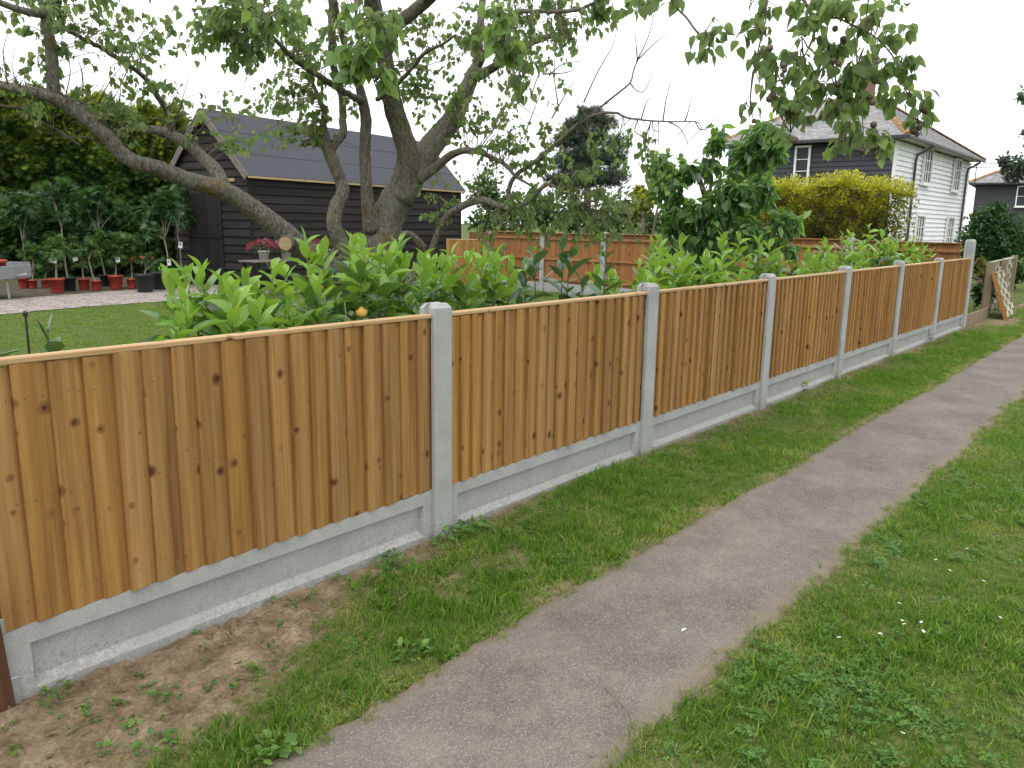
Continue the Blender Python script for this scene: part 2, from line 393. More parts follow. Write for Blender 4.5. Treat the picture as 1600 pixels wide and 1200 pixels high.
def axis(*segs):
    out = []
    for a, b, st in segs: out += list(np.arange(a, b, st))
    return np.array(out+[segs[-1][1]])
gx = axis((-600,-60,60),(-60,-6,3),(-6,-2.6,.2),(-2.6,3,.03),(3,8,.07),(8,16,.15),(16,70,3),(70,900,60))
gy = axis((-600,-60,60),(-60,-5,3),(-5,-2.6,.12),(-2.6,.1,.03),(.1,1.5,.2),(1.5,24,.75),(24,90,6),(90,900,60))
X, Y = np.meshgrid(gx, gy); Z = zg(X, Y); Z = np.where(Y > .3, Z*.3, Z)
far = np.clip((np.hypot(X, Y)-40)/200, 0, 1)
V = np.stack([X, Y, Z*(1-far)], -1).reshape(-1, 3); nx, ny = len(gx), len(gy)
idx = np.arange(nx*ny).reshape(ny, nx)
F = np.stack([idx[:-1,:-1], idx[:-1,1:], idx[1:,1:], idx[1:,:-1]], -1).reshape(-1, 4)
mt, nt, N, L, B = new_mat('earth_and_turf'); M['ground'] = mt
at = N.new('ShaderNodeAttribute'); at.attribute_name = 'rnd'
t = N.new('ShaderNodeTexCoord')
n1 = nd(N, 'ShaderNodeTexNoise', Scale=9.0, Detail=8, Roughness=.65); n2 = nd(N, 'ShaderNodeTexNoise', Scale=70.0, Detail=5, Roughness=.7); n3 = nd(N, 'ShaderNodeTexNoise', Scale=.7, Detail=4)
n4 = nd(N, 'ShaderNodeTexNoise', Scale=2.6, Detail=5)
for q in (n1, n2, n3, n4): L.new(t.outputs['Object'], q.inputs['Vector'])
so = ramp(N, [(.3, (.12,.088,.053)), (.5, (.24,.18,.116)), (.72, (.375,.295,.205))]); L.new(n1.outputs['Fac'], so.inputs[0])
so2 = ramp(N, [(.35, (.62,.6,.58)), (.7, (1.2,1.18,1.15))]); L.new(n2.outputs['Fac'], so2.inputs[0])
csoil = mixc(N, L, 1.0, so.outputs[0], so2.outputs[0], 'MULTIPLY')
gr = ramp(N, [(.32, (.03,.055,.012)), (.5, (.075,.105,.025)), (.66, (.16,.15,.055)), (.8, (.25,.20,.10))]); L.new(n2.outputs['Fac'], gr.inputs[0])
gr2 = ramp(N, [(.3, (.8,.9,.7)), (.7, (1.25,1.15,1.1))]); L.new(n4.outputs['Fac'], gr2.inputs[0])
cturf = mixc(N, L, 1.0, gr.outputs[0], gr2.outputs[0], 'MULTIPLY')
fade = N.new('ShaderNodeMath'); fade.operation = 'MULTIPLY_ADD'; fade.inputs[1].default_value = .5; fade.use_clamp = True
sub = N.new('ShaderNodeMath'); sub.operation = 'SUBTRACT'; sub.inputs[1].default_value = .5; L.new(n1.outputs['Fac'], sub.inputs[0])
L.new(sub.outputs[0], fade.inputs[0]); L.new(at.outputs['Fac'], fade.inputs[2])
L.new(mixc(N, L, fade.outputs[0], cturf, csoil), B.inputs['Base Color']); B.inputs['Roughness'].default_value = .95; B.inputs['Specular IOR Level'].default_value = .15
bump(N, L, mixc(N, L, .5, n1.outputs['Fac'], n2.outputs['Fac']), B, .8, .02)
tag(link('ground', np_mesh('ground', V, F, M['ground'], soil(X, Y).ravel(), True)), 'earth and turf on both sides of the fence', kind='structure')

# tarmac path
mt, nt, N, L, B = new_mat('worn_tarmac'); M['tarmac'] = mt
t = N.new('ShaderNodeTexCoord')
n1 = nd(N, 'ShaderNodeTexNoise', Scale=2.2, Detail=6, Roughness=.6); n2 = nd(N, 'ShaderNodeTexNoise', Scale=120.0, Detail=3, Roughness=.6)
n3 = nd(N, 'ShaderNodeTexNoise', Scale=11.0, Detail=6, Roughness=.65)
vo = nd(N, 'ShaderNodeTexVoronoi', Scale=290.0); vc = nd(N, 'ShaderNodeTexVoronoi', Scale=1.1); vc.feature = 'DISTANCE_TO_EDGE'
wv = N.new('ShaderNodeVectorMath'); wn3 = nd(N, 'ShaderNodeTexNoise', Scale=3.0, Detail=5)
sc3 = N.new('ShaderNodeVectorMath'); sc3.operation = 'SCALE'; sc3.inputs['Scale'].default_value = .9
for q in (n1, n2, n3, vo, wn3): L.new(t.outputs['Object'], q.inputs['Vector'])
L.new(wn3.outputs['Color'], sc3.inputs[0]); L.new(t.outputs['Object'], wv.inputs[0]); L.new(sc3.outputs[0], wv.inputs[1]); L.new(wv.outputs[0], vc.inputs['Vector'])
r1 = ramp(N, [(.3, (.112,.098,.085)), (.5, (.155,.136,.117)), (.72, (.215,.187,.158))]); L.new(n1.outputs['Fac'], r1.inputs[0])
r2 = ramp(N, [(.3, (.8,.8,.8)), (.7, (1.15,1.15,1.15))]); L.new(n2.outputs['Fac'], r2.inputs[0])
c = mixc(N, L, 1.0, r1.outputs[0], r2.outputs[0], 'MULTIPLY')
sepv = N.new('ShaderNodeSeparateColor'); L.new(vo.outputs['Color'], sepv.inputs[0])
sg = ramp(N, [(.80, (0,0,0)), (.86, (1,1,1))]); L.new(sepv.outputs[0], sg.inputs[0])
c = mixc(N, L, mixc(N, L, .36, (0,0,0), sg.outputs[0]), c, (.46,.42,.37))        # pale chippings
sd = ramp(N, [(.12, (1,1,1)), (.2, (0,0,0))]); L.new(sepv.outputs[1], sd.inputs[0])
c = mixc(N, L, mixc(N, L, .35, (0,0,0), sd.outputs[0]), c, (.075,.068,.062))
du = ramp(N, [(.52, (0,0,0)), (.80, (.6,.6,.6))]); L.new(n3.outputs['Fac'], du.inputs[0])
c = mixc(N, L, du.outputs[0], c, (.28,.22,.165))                               # dried mud
ck = ramp(N, [(.0, (.4,.4,.4)), (.006, (0,0,0))]); L.new(vc.outputs['Distance'], ck.inputs[0])
ckm = ramp(N, [(.5, (0,0,0)), (.6, (1,1,1))]); L.new(n1.outputs['Fac'], ckm.inputs[0])
c = mixc(N, L, mixc(N, L, 1.0, ck.outputs[0], ckm.outputs[0], 'MULTIPLY'), c, (.06,.05,.042))  # hairline cracks
at = N.new('ShaderNodeAttribute'); at.attribute_name = 'rnd'; ea = N.new('ShaderNodeMath'); ea.operation = 'MULTIPLY_ADD'; ea.inputs[1].default_value = 1.0; L.new(at.outputs['Fac'], ea.inputs[0]); L.new(n3.outputs['Fac'], ea.inputs[2])
er_ = ramp(N, [(.78, (0,0,0)), (1.15, (.85,.85,.85))]); hf = N.new('ShaderNodeMath'); hf.operation = 'MULTIPLY'; hf.inputs[1].default_value = .7; L.new(ea.outputs[0], hf.inputs[0]); er_.color_ramp.elements[0].position = .52; er_.color_ramp.elements[1].position = .95; L.new(hf.outputs[0], er_.inputs[0])
c = mixc(N, L, er_.outputs[0], c, mixc(N, L, n2.outputs['Fac'], (.12,.096,.066), (.27,.22,.16)))   # earth washed onto the edges
L.new(c, B.inputs['Base Color']); B.inputs['Roughness'].default_value = .92; B.inputs['Specular IOR Level'].default_value = .2
bump(N, L, n2.outputs['Fac'], B, .6, .006)
xs = axis((-6,-2,.2),(-2,6,.02),(6,14,.05),(14,60,.5)); el, er = path_edges(xs); rows = []
ed_ = []
for k, fr in enumerate([0,.03,.08,.16,.3,.5,.7,.84,.92,.97,1]):
    yy = el+(er-el)*fr; zz = (.006 if 0 < fr < 1 else -.022)+.006*math.sin(fr*math.pi)+.003*sn(xs, yy, 2.5, 3)
    rows.append(np.stack([xs, yy, zz], -1)); ed_.append(np.full(len(xs), max(0, 1-min(fr, 1-fr)/.17)))
V = np.array(rows); idx = np.arange(V.shape[0]*V.shape[1]).reshape(V.shape[:2])
F = np.stack([idx[:-1,:-1], idx[1:,:-1], idx[1:,1:], idx[:-1,1:]], -1).reshape(-1, 4)
tag(link('path', np_mesh('path', V.reshape(-1,3), F, M['tarmac'], np.array(ed_).ravel(), True)), 'worn grey tarmac footpath beside the fence', kind='structure')

# pinkish gravel drive across the garden
mt, nt, N, L, B = new_mat('pink_gravel'); M['gravel'] = mt
t = N.new('ShaderNodeTexCoord'); vo = nd(N, 'ShaderNodeTexVoronoi', Scale=22.0); n1 = nd(N, 'ShaderNodeTexNoise', Scale=3.0, Detail=5)
for q in (vo, n1): L.new(t.outputs['Object'], q.inputs['Vector'])
sp = N.new('ShaderNodeSeparateColor'); L.new(vo.outputs['Color'], sp.inputs[0])
r1 = ramp(N, [(0, (.17,.145,.13)), (.5, (.29,.25,.225)), (1, (.43,.385,.36))]); L.new(sp.outputs[0], r1.inputs[0])
r2 = ramp(N, [(.3, (.8,.8,.8)), (.7, (1.1,1.08,1.05))]); L.new(n1.outputs['Fac'], r2.inputs[0])
L.new(mixc(N, L, 1.0, r1.outputs[0], r2.outputs[0], 'MULTIPLY'), B.inputs['Base Color']); B.inputs['Roughness'].default_value = .9
bump(N, L, vo.outputs['Distance'], B, .8, .02)
near = [(-12,10.2),(-3,10.9),(1.6,11.6),(3.3,12.0),(5.0,12.05),(6.8,12.3)]; farr = [(-12,12.4),(-3,13.2),(2.4,14.05),(4.2,14.35),(6.7,15.1),(7.45,13.9)]
g = G(); A = catmull(near, 8); Bq = catmull(farr, 8); n = len(A)
jit = lambda q: q+np.stack([.05*sn(q[:,0], q[:,1], 6, 2), .09*sn(q[:,0], q[:,1], 5, 3)], -1)
A, Bq = jit(A), jit(Bq)
g.add([(p[0], p[1], .011) for p in A]+[(p[0], p[1], .03) for p in Bq], [(i, i+1, n+i+1, n+i) for i in range(n-1)])
tag(g.build('gravel_drive', M['gravel']), 'pinkish gravel drive between the lawn and the potted trees', kind='structure')

# ------------------------------------------------------------------ garden fence along the path
SP = 1.9307
def board_mesh(name, w, h, mat, cut):
    """featheredge board: thick left edge laps over the thin right edge of its neighbour"""
    g = G(); c = .0025
    prof = [(0,-.008),(0,-.0235),(c,-.027),(w*.3,-.0235),(w*.75,-.011),(w,-.005),(w,-.0005)]
    n = len(prof); v = [(x, y, 0) for x, y in prof]+[(x, y, h+cut*(x/w)) for x, y in prof]
    g.add(v, [tuple(range(n)), tuple(range(2*n-1, n-1, -1))]+[(i, n+i, n+(i+1)%n, (i+1)%n) for i in range(n)])
    nb = len(g.f)
    for zz in (.09, .48, .87):
        for xx in (.22, .62):
            cx_, cz_ = w*xx, h*zz; yy = float(np.interp(cx_, [c, w*.3, w*.75, w], [-.027,-.0235,-.011,-.005]))-.0008
            g.add([(cx_+.0026*math.cos(k*1.047), yy-.0006, cz_+.0026*math.sin(k*1.047)) for k in range(6)], [(5,4,3,2,1,0)])
    me = g.mesh(name, mat); me.materials.append(M['nail'])
    for pl_ in me.polygons:
        if pl_.index >= nb: pl_.material_index = 1
    return me
def under(o, par):
    """make o a part of par, keeping its place"""
    o.location = Vector(o.location)-par.location; o.parent = par; return o
def concrete_post(par, loc, rz, h, w=.116, d=.105, cap=.022, lean=0.0):
    g = G(); s = .022; q = .028                                  # slots down both sides
    a, b = w/2, d
    prof = [(-a+.006,0),(a-.006,0),(a,.006),(a,q),(a-s,q+.004),(a-s,b-q-.004),(a,b-q),(a,b),(-a,b),(-a,b-q),(-a+s,b-q-.004),(-a+s,q+.004),(-a,q),(-a,.006)]
    n = len(prof); top = h-cap
    v = [(x,y,-.05) for x,y in prof]+[(x,y,top) for x,y in prof]+[(x*.72,b/2+(y-b/2)*.62,h) for x,y in prof]
    f = [tuple(range(n-1,-1,-1)), tuple(range(2*n,3*n))]
    for k in range(2): f += [(k*n+i, k*n+(i+1)%n, (k+1)*n+(i+1)%n, (k+1)*n+i) for i in range(n)]
    g.add(v, f); o = g.build('post', M['concrete']); o.location = loc; o.rotation_euler = (0, lean, rz)
    return under(o, par)
def gravel_board(par, loc, rz, Lg, h, mat):
    g = G(); b, bt, dp = .075, .062, .028
    xs0, xs1 = 0, Lg
    o = [(0,0,0),(Lg,0,0),(Lg,0,h),(0,0,h)]; i1 = [(b,0,bt),(Lg-b,0,bt),(Lg-b,0,h-bt),(b,0,h-bt)]
    i2 = [(b+.008,dp,bt+.030),(Lg-b-.008,dp,bt+.030),(Lg-b-.008,dp,h-bt-.006),(b+.008,dp,h-bt-.006)]
    bk = [(0,.05,0),(Lg,.05,0),(Lg,.05,h),(0,.05,h)]
    f = []
    for k in range(4):
        j = (k+1) % 4; f += [(k, j, 4+j, 4+k), (4+k, 4+j, 8+j, 8+k), (k, 12+k, 12+j, j)]
    f += [(8,9,10,11), (15,14,13,12)]
    g.add(o+i1+i2+bk, f); ob = g.build('gravel_board', mat, loc=loc); ob.rotation_euler = (0,0,rz)
    return under(ob, par)
def fence_panel(par, loc, rz, Lg, h, nb, bm, cm, rails=(.08,.45,.84), cap=True, capw=.04):
    r = under(empty('panel', loc, rz), par); e = Lg/nb; x = 0.0
    meshes = [board_mesh('board', e*k, h-.016, bm, c) for k, c in ((1.26,.003),(1.32,-.004),(1.22,0),(1.29,.006))]
    ws = rng.uniform(.86, 1.14, nb); ws *= Lg/ws.sum()
    for i in range(nb):
        o = link('board', meshes[int(rng.integers(4))], r, (x, 0, rng.uniform(-.004,.002)))
        o.scale = (min(ws[i]*1.28, Lg-x+.004 if i == nb-1 else 9)/(e*1.27), rng.uniform(.85, 1.45), 1); o.rotation_euler = (rng.normal()*.001, rng.normal()*.0035, rng.normal()*.014)
        x += ws[i]
    for q in rails:
        G().cbox((.0,0,0),(Lg,.034,.05),.003).build('rail', cm, r, loc=(0,.0005,q*h))
    if cap: G().cbox((-.002,-.026,0),(Lg+.002,capw-.01,.018),.003).build('capping', cm, r, loc=(0,0,h-.0155))
    return r
ORD = ['first','second','third','fourth','fifth','sixth','seventh']
BED_Z, TOP_Z = .258, 1.1166
pf = empty('path_fence', (-SP, .05, 0), 0, 'low fence of honey-brown boards between pale concrete posts along the path', 'fence')
for k in range(7):
    x0 = (k-1)*SP+.042; Lg = SP-.084
    if k == 0: x0 -= .035; Lg += .035
    fence_panel(pf, (x0, .046, BED_Z), 0, Lg, TOP_Z-BED_Z, 20 if k else 19, M['board'], M['cap'])
    gravel_board(pf, (x0, .026, -.03), 0, Lg, BED_Z+.03-.003, M['concrete_low'])
for k in range(6): concrete_post(pf, (k*SP, .0, 0), 0, 1.168+.006*math.sin(k*2.1), lean=.002*math.sin(k*1.7))
o = concrete_post(pf, (6*SP, .0, 0), 0, 1.405, w=.135, d=.13, cap=.03); o['label'] = 'taller concrete corner post'

# galvanised clips and the dark timber at the near end
c0 = -SP+.004
under(G().cbox((0,-.004,0),(.022,.002,.05),.0015).build('clip', M['steel'], loc=(c0-.012,.0215,BED_Z-.001)), pf)['label'] = 'small galvanised clip'
under(G().cbox((0,-.004,0),(.045,.004,.13),.002).build('shoe', M['steel'], loc=(c0-.012,.0205,-.03)), pf)['label'] = 'grey metal shoe'
r = empty('timber_screen', (c0+.012, .0, 0), 0, 'dark brown stained timber screen at the left edge beside the nearest panel', 'timber screen')
r.rotation_euler = (0, -.055, 0)
G().cbox((-.11,0,-.05),(0,.10,1.15),.006).build('post', M['dark_timber'], r)
for i in range(12):
    G().cbox((-.112-.145*(i+1),.02,.02),(-.115-.145*i,.045,1.12),.004).build('board', M['dark_timber'], r)
for z in (.2,.6,1.0): G().cbox((-1.9,.047,z),(-.112,.09,z+.07),.004).build('rail', M['dark_timber'], r)

# ------------------------------------------------------------------ taller fence across the end of the garden, seen from its rail side
A = np.array([11.66, .17]); Bv = np.array([12.06, 10.60]); d = (Bv-A)/np.linalg.norm(Bv-A); RZ = math.atan2(d[1], d[0]); nP = 6; step = np.linalg.norm(Bv-A)/nP
ef = empty('garden_end_fence', (A[0], A[1], 0), 0, 'red-brown fence with rails and concrete posts closing the far end of the garden', 'fence')
for k in range(nP):
    p = A+d*(k*step+.045)
    fence_panel(ef, (p[0], p[1], .22), RZ, step-.09, 1.345-.22+.01*(k % 2), 20, M['board_red'], M['cap_red'], rails=(.05,.46,.86), capw=.07)
    gravel_board(ef, (p[0]+d[1]*.02, p[1]-d[0]*.02, -.02), RZ, step-.09, .235, M['concrete'])
    if k:
        q = A+d*(k*step); concrete_post(ef, (q[0]+d[1]*.05, q[1]-d[0]*.05, 0), RZ, 1.39, d=.115)
Rl = P(698, 445, 19.6); Rl[2] = 0; Rr = on_ground(761, 448); Rr[2] = 0
dv = Rr-Rl
nf = empty('narrow_fence', tuple(Rl), 0, 'narrow light brown upright fence panel beside the right end of the black shed', 'fence')
fence_panel(nf, (Rl[0], Rl[1], .03), math.atan2(dv[1], dv[0]), np.linalg.norm(dv[:2]), 1.12, 15, M['board'], M['cap'])
Sc = np.array([15.7, 14.75]); Se = P(800, 420, 22.6)[:2]; dv = Se-Sc; n2 = 2; st = np.linalg.norm(dv)/n2; dv = dv/np.linalg.norm(dv)
bf = empty('rear_fence', (Sc[0], Sc[1], 0), 0, 'reddish fence with one concrete post showing behind the narrow light brown panel', 'fence')
for k in range(n2):
    p = Sc+dv*(k*st+.05); fence_panel(bf, (p[0], p[1], .02), math.atan2(dv[1], dv[0]), st-.1, 1.24, 18, M['board_red'], M['cap_red'])
q = Sc+dv*st; concrete_post(bf, (q[0]+dv[1]*.05, q[1]-dv[0]*.05, 0), math.atan2(dv[1], dv[0]), 1.31, d=.115)

# ------------------------------------------------------------------ black weatherboarded shed
M['shed'] = mat_wood('black_stained_weatherboard', (.011,.0095,.009), (.022,.0195,.018), (.038,.034,.031), knots=False, axis='x', rough=.8, vary=.35)
M['shed_v'] = mat_wood('black_stained_plank', (.010,.009,.0085), (.016,.014,.013), (.022,.019,.018), knots=False, axis='z', rough=.8, vary=.3)
M['felt'] = mat_plain('grey_roofing_felt', (.055,.057,.068), .9, .18, 60, .3)
M['raw'] = mat_wood('unpainted_batten', (.30,.21,.10), (.40,.29,.15), (.5,.38,.22), axis='x', vary=.1)
M['grey_trim'] = mat_wood('weathered_barge_board', (.10,.085,.07), (.16,.14,.12), (.24,.21,.18), axis='x', knots=False, vary=.1)
def lap_wall(parent, Lg, z0, z1, step, mat, lip=.022, clip=None, seg=1):
    """lapped boards on the local plane y=0, facing -y; each board an object under parent"""
    n = int(math.ceil((z1-z0)/step))
    for i in range(n):
        a = z0+i*step; b = min(a+step*1.12, z1)
        xa, xb = (0, Lg) if clip is None else clip(a)
        xc, xd = (0, Lg) if clip is None else clip(b)
        if xb-xa < .05: continue
        g = G(); ta, tb = -lip, -.004
        v = [(xa,ta,a),(xb,ta,a),(xd,tb,b),(xc,tb,b),(xa,.0,a),(xb,.0,a),(xd,.0,b),(xc,.0,b)]
        g.add(v, [(0,1,2,3),(7,6,5,4),(4,5,1,0),(1,5,6,2),(2,6,7,3),(3,7,4,0)])
        o = g.build('board', mat, parent); o.rotation_euler = (0, rng.normal()*.0006, 0)
SA = math.radians(8.8); S0 = np.array([7.47, 13.74]); SL, SW, SE, SR = 8.13, 2.70, 2.59, 3.98
shed = empty('black_shed', (S0[0], S0[1], 0), SA, 'black weatherboarded shed with grey felt roof behind the old tree', 'shed')
core = G(); core.prism([(.0,.0,0),(.0,SW,0),(.0,SW,SE),(.0,SW/2,SR-.03),(.0,.0,SE)], (SL,0,0)); core.build('wall', M['shed_v'], shed)
wf = link('wall_front', None, shed); wf.location = (0,-.002,0); lap_wall(wf, SL, .02, SE, .19, M['shed'], .045)
wg = link('wall_gable', None, shed); wg.location = (-.002, SW, 0); wg.rotation_euler = (0,0,-math.pi/2)
def gclip(z): 
    k = max(0, (z-SE)/(SR-SE))*SW/2; return (k, SW-k)
lap_wall(wg, SW, .02, SR-.05, .19, M['shed'], .045, gclip)
for x in (-.03, SL-.03):
    G().cbox((x,-.045,0),(x+.07,.02,SE-.02),.004).build('corner_trim', M['shed_v'], shed)
ov = .16; sl = math.hypot(SW/2, SR-SE); un = ((SR-SE)/sl, SW/2/sl)      # roof slope
for side in (0, 1):
    for k in range(3):                                                # felt laid in three lapped strips
        s0, s1 = -ov+k*(sl+ov)/3, -ov+(k+1)*(sl+ov)/3+.05
        def pt(s, h):
            y = s*(SW/2)/sl-h*un[0]; z = SE+s*(SR-SE)/sl+h*un[1]
            return (y if side == 0 else SW-y, z)
        lift = .03
        poly = [(-.12,)+pt(s0, lift+.012), (-.12,)+pt(min(s1, sl+.005), lift+.004), (-.12,)+pt(min(s1, sl+.005), lift-.02), (-.12,)+pt(s0, lift-.02)]
        G().prism(poly, (SL+.24,0,0)).build('felt_strip', M['felt'], shed)
    poly = [(-.15,)+pt2 for pt2 in ((lambda s, h: (s*(SW/2)/sl-h*un[0] if side == 0 else SW-(s*(SW/2)/sl-h*un[0]), SE+s*(SR-SE)/sl+h*un[1]))(s, h) for s, h in ((-ov,.045),(sl,.05),(sl,-.10),(-ov,-.10)))]
    G().prism(poly, (.028,0,0)).build('barge_board', M['grey_trim'], shed)
    poly2 = [(x+SL+.27, y, z) for x, y, z in poly]; G().prism(poly2, (.028,0,0)).build('barge_board', M['grey_trim'], shed)
yb = -ov*(SW/2)/sl; zb = SE-ov*(SR-SE)/sl
G().cbox((-.12,yb-.03,zb-.03),(SL+.12,yb-.006,zb+.02),.003).build('fascia', M['raw'], shed)
for i in range(2):                                                     # double doors in the gable end
    dr = link('door', None, shed); dr.location = (-.06, 0.92+i*.62, 0)
    for k in range(5): G().cbox((0,k*.122+.003,.06),(.03,k*.122+.119,2.14),.004).build('plank', M['shed_v'], dr)
    G().cbox((-.02,.02,1.1),(-.002,.59,1.2),.003).build('ledge', M['shed_v'], dr)
G().cbox((-.075,.40,2.38),(-.035,2.2,2.45),.004).build('door_lintel', M['raw'], shed)

# ------------------------------------------------------------------ houses behind
M['h_black'] = mat_plain('black_painted_board', (.034,.036,.044), .6, .25, 4, .05)
M['h_white'] = mat_plain('white_painted_board', (.78,.79,.80), .55, .06, 3, .03)
M['h_white2'] = mat_plain('white_gloss_frame', (.78,.78,.77), .4, .04, 8, 0)
M['pipe'] = mat_plain('black_pipe', (.03,.03,.034), .45, .2, 8, 0)
M['lichen_tile'] = mat_plain('lichened_ridge_tile', (.27,.16,.065), .9, .45, 7, .4)
M['brick'] = mat_plain('chimney_brick', (.20,.11,.08), .9, .3, 16, .3)
M['soffit'] = mat_plain('pale_soffit', (.55,.56,.57), .7, .05, 3, 0)
mt, nt, N, L, B = new_mat('window_glass'); M['glass'] = mt
B.inputs['Base Color'].default_value = (.045,.055,.06,1); B.inputs['Roughness'].default_value = .1; B.inputs['Specular IOR Level'].default_value = .5; B.inputs['IOR'].default_value = 1.16
n = nd(N, 'ShaderNodeTexNoise', Scale=1.2); t = N.new('ShaderNodeTexCoord'); L.new(t.outputs['Object'], n.inputs['Vector']); bump(N, L, n.outputs['Fac'], B, .08, .05)
mt, nt, N, L, B = new_mat('grey_slate'); M['slate'] = mt
t = N.new('ShaderNodeTexCoord'); n1 = nd(N, 'ShaderNodeTexNoise', Scale=1.1, Detail=5); n2 = nd(N, 'ShaderNodeTexNoise', Scale=9.0, Detail=5)
for q in (n1, n2): L.new(t.outputs['Object'], q.inputs['Vector'])
at = N.new('ShaderNodeAttribute'); at.attribute_name = 'rnd'
r1 = ramp(N, [(0, (.15,.145,.155)), (.5, (.215,.205,.215)), (1, (.29,.275,.28))]); L.new(at.outputs['Fac'], r1.inputs[0])
r2 = ramp(N, [(.56, (0,0,0)), (.75, (.6,.6,.6))]); L.new(n1.outputs['Fac'], r2.inputs[0])
L.new(mixc(N, L, r2.outputs[0], mixc(N, L, .25, r1.outputs[0], n2.outputs['Fac']), (.32,.28,.20)), B.inputs['Base Color']); B.inputs['Roughness'].default_value = .8

def slate_slope(parent, quad, course=.22, wid=.30):
    """quad: eave left, eave right, top right, top left; slates as raised tilted pieces in courses"""
    a, b, c, dq = [np.array(q, float) for q in quad]
    h = np.linalg.norm((dq+c)/2-(a+b)/2); n = max(2, int(h/course)); V = []; F = []; Rn = []
    nrm_ = nrm(np.cross(b-a, (dq+c)/2-(a+b)/2))
    for i in range(n):
        t0, t1 = i/n, min(1.0, (i+1.12)/n)
        l0, r0, l1, r1_ = a+(dq-a)*t0, b+(c-b)*t0, a+(dq-a)*t1, b+(c-b)*t1
        w0 = np.linalg.norm(r0-l0); m_ = max(1, int(round(w0/wid))); off = .5*(i % 2)/m_
        cuts = [0]+[q for q in (np.arange(1, m_)/m_+off) if q < 1]+[1]
        for u0, u1 in zip(cuts[:-1], cuts[1:]):
            o = len(V); gap = .012/max(w0, .1); lift = rng.uniform(.018, .026)
            V += [l0+(r0-l0)*(u0+gap)+nrm_*lift, l0+(r0-l0)*(u1-gap)+nrm_*lift, l1+(r1_-l1)*(u1-gap)+nrm_*.006, l1+(r1_-l1)*(u0+gap)+nrm_*.006,
                  l0+(r0-l0)*(u0+gap), l0+(r0-l0)*(u1-gap)]
            F += [(o,o+1,o+2,o+3), (o+4,o+5,o+1,o)]; Rn += [rng.uniform()]*6
    me = np_mesh('slates', np.array(V), np.array(F), M['slate'], np.array(Rn)); ob = link('slates', me, parent); ob['kind'] = 'stuff'; return ob
def tile_line(parent, a, b, mat, w=.14, n=None):
    a, b = np.array(a, float), np.array(b, float); Lg = np.linalg.norm(b-a); n = n or max(3, int(Lg/.42)); dd = (b-a)/Lg
    side = nrm(np.cross(dd, (0,0,1))); upn = np.cross(side, dd)
    for i in range(n):
        p0, p1 = a+dd*Lg*i/n, a+dd*(Lg*(i+.97)/n); g = G(); v = []
        for p, s in ((p0, 1.0), (p1, .92)):
            for ang in (-80,-40,0,40,80):
                v.append(p+side*w*s*math.sin(math.radians(ang))+upn*(w*s*(math.cos(math.radians(ang))*.8-.15)))
        g.add(v, [(k, k+1, k+6, k+5) for k in range(4)]+[(4,3,2,1,0),(5,6,7,8,9)]); g.build('ridge_tile', mat, parent)
def window(parent, loc, rz, w, h, cols, rows, sill=True, open_pane=False):
    """casement window facing local -y"""
    r = link('window', None, parent); r.rotation_euler = (0,0,rz); r.location = Vector(loc)+Matrix.Rotation(rz, 3, 'Z') @ Vector((0,-.05,0)); f = .07
    G().box((-w/2,-.02,0),(w/2,-.012,h)).build('pane', M['glass'], r)
    g = G()
    g.box((-w/2-f,-.075,-f),(-w/2,.0,h+f)); fr = g.build('frame', M['h_white2'], r)
    G().box((w/2,-.075,-f),(w/2+f,.0,h+f)).build('frame', M['h_white2'], r)
    G().box((-w/2,-.073,h),(w/2,.0,h+f)).build('frame', M['h_white2'], r); G().box((-w/2,-.073,-f),(w/2,.0,0)).build('frame', M['h_white2'], r)
    for i in range(1, cols): x = -w/2+w*i/cols; G().box((x-.026,-.055,0),(x+.026,-.022,h)).build('mullion', M['h_white2'], r)
    for j in range(1, rows): z = h*j/rows; G().box((-w/2,-.05,z-.012),(w/2,-.024,z+.012)).build('glazing_bar', M['h_white2'], r)
    if sill: G().box((-w/2-f-.05,-.13,-f-.05),(w/2+f+.05,.0,-f-.002)).build('sill', M['h_white2'], r)
    return r
HX0, HX1, HY0, HY1, HE = 26.10, 37.1, 5.36, 11.25, 4.40
house = empty('weatherboard_house', (HX0, HY0, 0), 0, 'two storey house with one black and one white weatherboarded side and hipped slate roof', 'house')
HLx, HLy = HX1-HX0, HY1-HY0
G().box((.01,.01,0),(HLx-.01,HLy-.01,HE)).build('wall', M['h_white'], house)
wb = link('wall_black', None, house); wb.location = (0, HLy, 0); wb.rotation_euler = (0,0,-math.pi/2); lap_wall(wb, HLy, .0, HE, .165, M['h_black'], .045)
ww = link('wall_white', None, house); ww.location = (0,0,0); lap_wall(ww, HLx, .0, HE, .165, M['h_white'], .055)
G().box((-.045,-.045,0),(.05,.05,HE)).build('corner_board', M['h_white2'], house)
oh = .42; e = [(-oh,-oh,HE+.12),(HLx+oh,-oh,HE+.12),(HLx+oh,HLy+oh,HE+.12),(-oh,HLy+oh,HE+.12)]
rg0, rg1 = (5.5, 2.45, 6.58), (5.5, 4.75, 6.62)
G().add(e+[rg0, rg1], [(0,1,4),(1,2,5,4),(2,3,5),(3,0,4,5),(3,2,1,0)]).build('roof', M['slate'], house)
slate_slope(house, (e[3], e[0], rg0, rg1)); slate_slope(house, (e[0], e[1], rg0, rg0))
for a, b in ((e[0], rg0), (e[1], rg0), (e[3], rg1), (rg0, rg1)): tile_line(house, a, b, M['lichen_tile'])
G().box((-oh+.02,-oh+.02,HE+.04),(HLx+oh-.02,HLy+oh-.02,HE+.10)).build('soffit', M['soffit'], house)
for a, b in (((-oh-.09,-oh-.09,HE+.0),(-oh-.0,HLy+oh,HE+.11)), ((-oh-.0,-oh-.09,HE+.0),(HLx+oh,-oh+.0,HE+.11))): G().cbox(a, b, .015).build('gutter', M['pipe'], house)
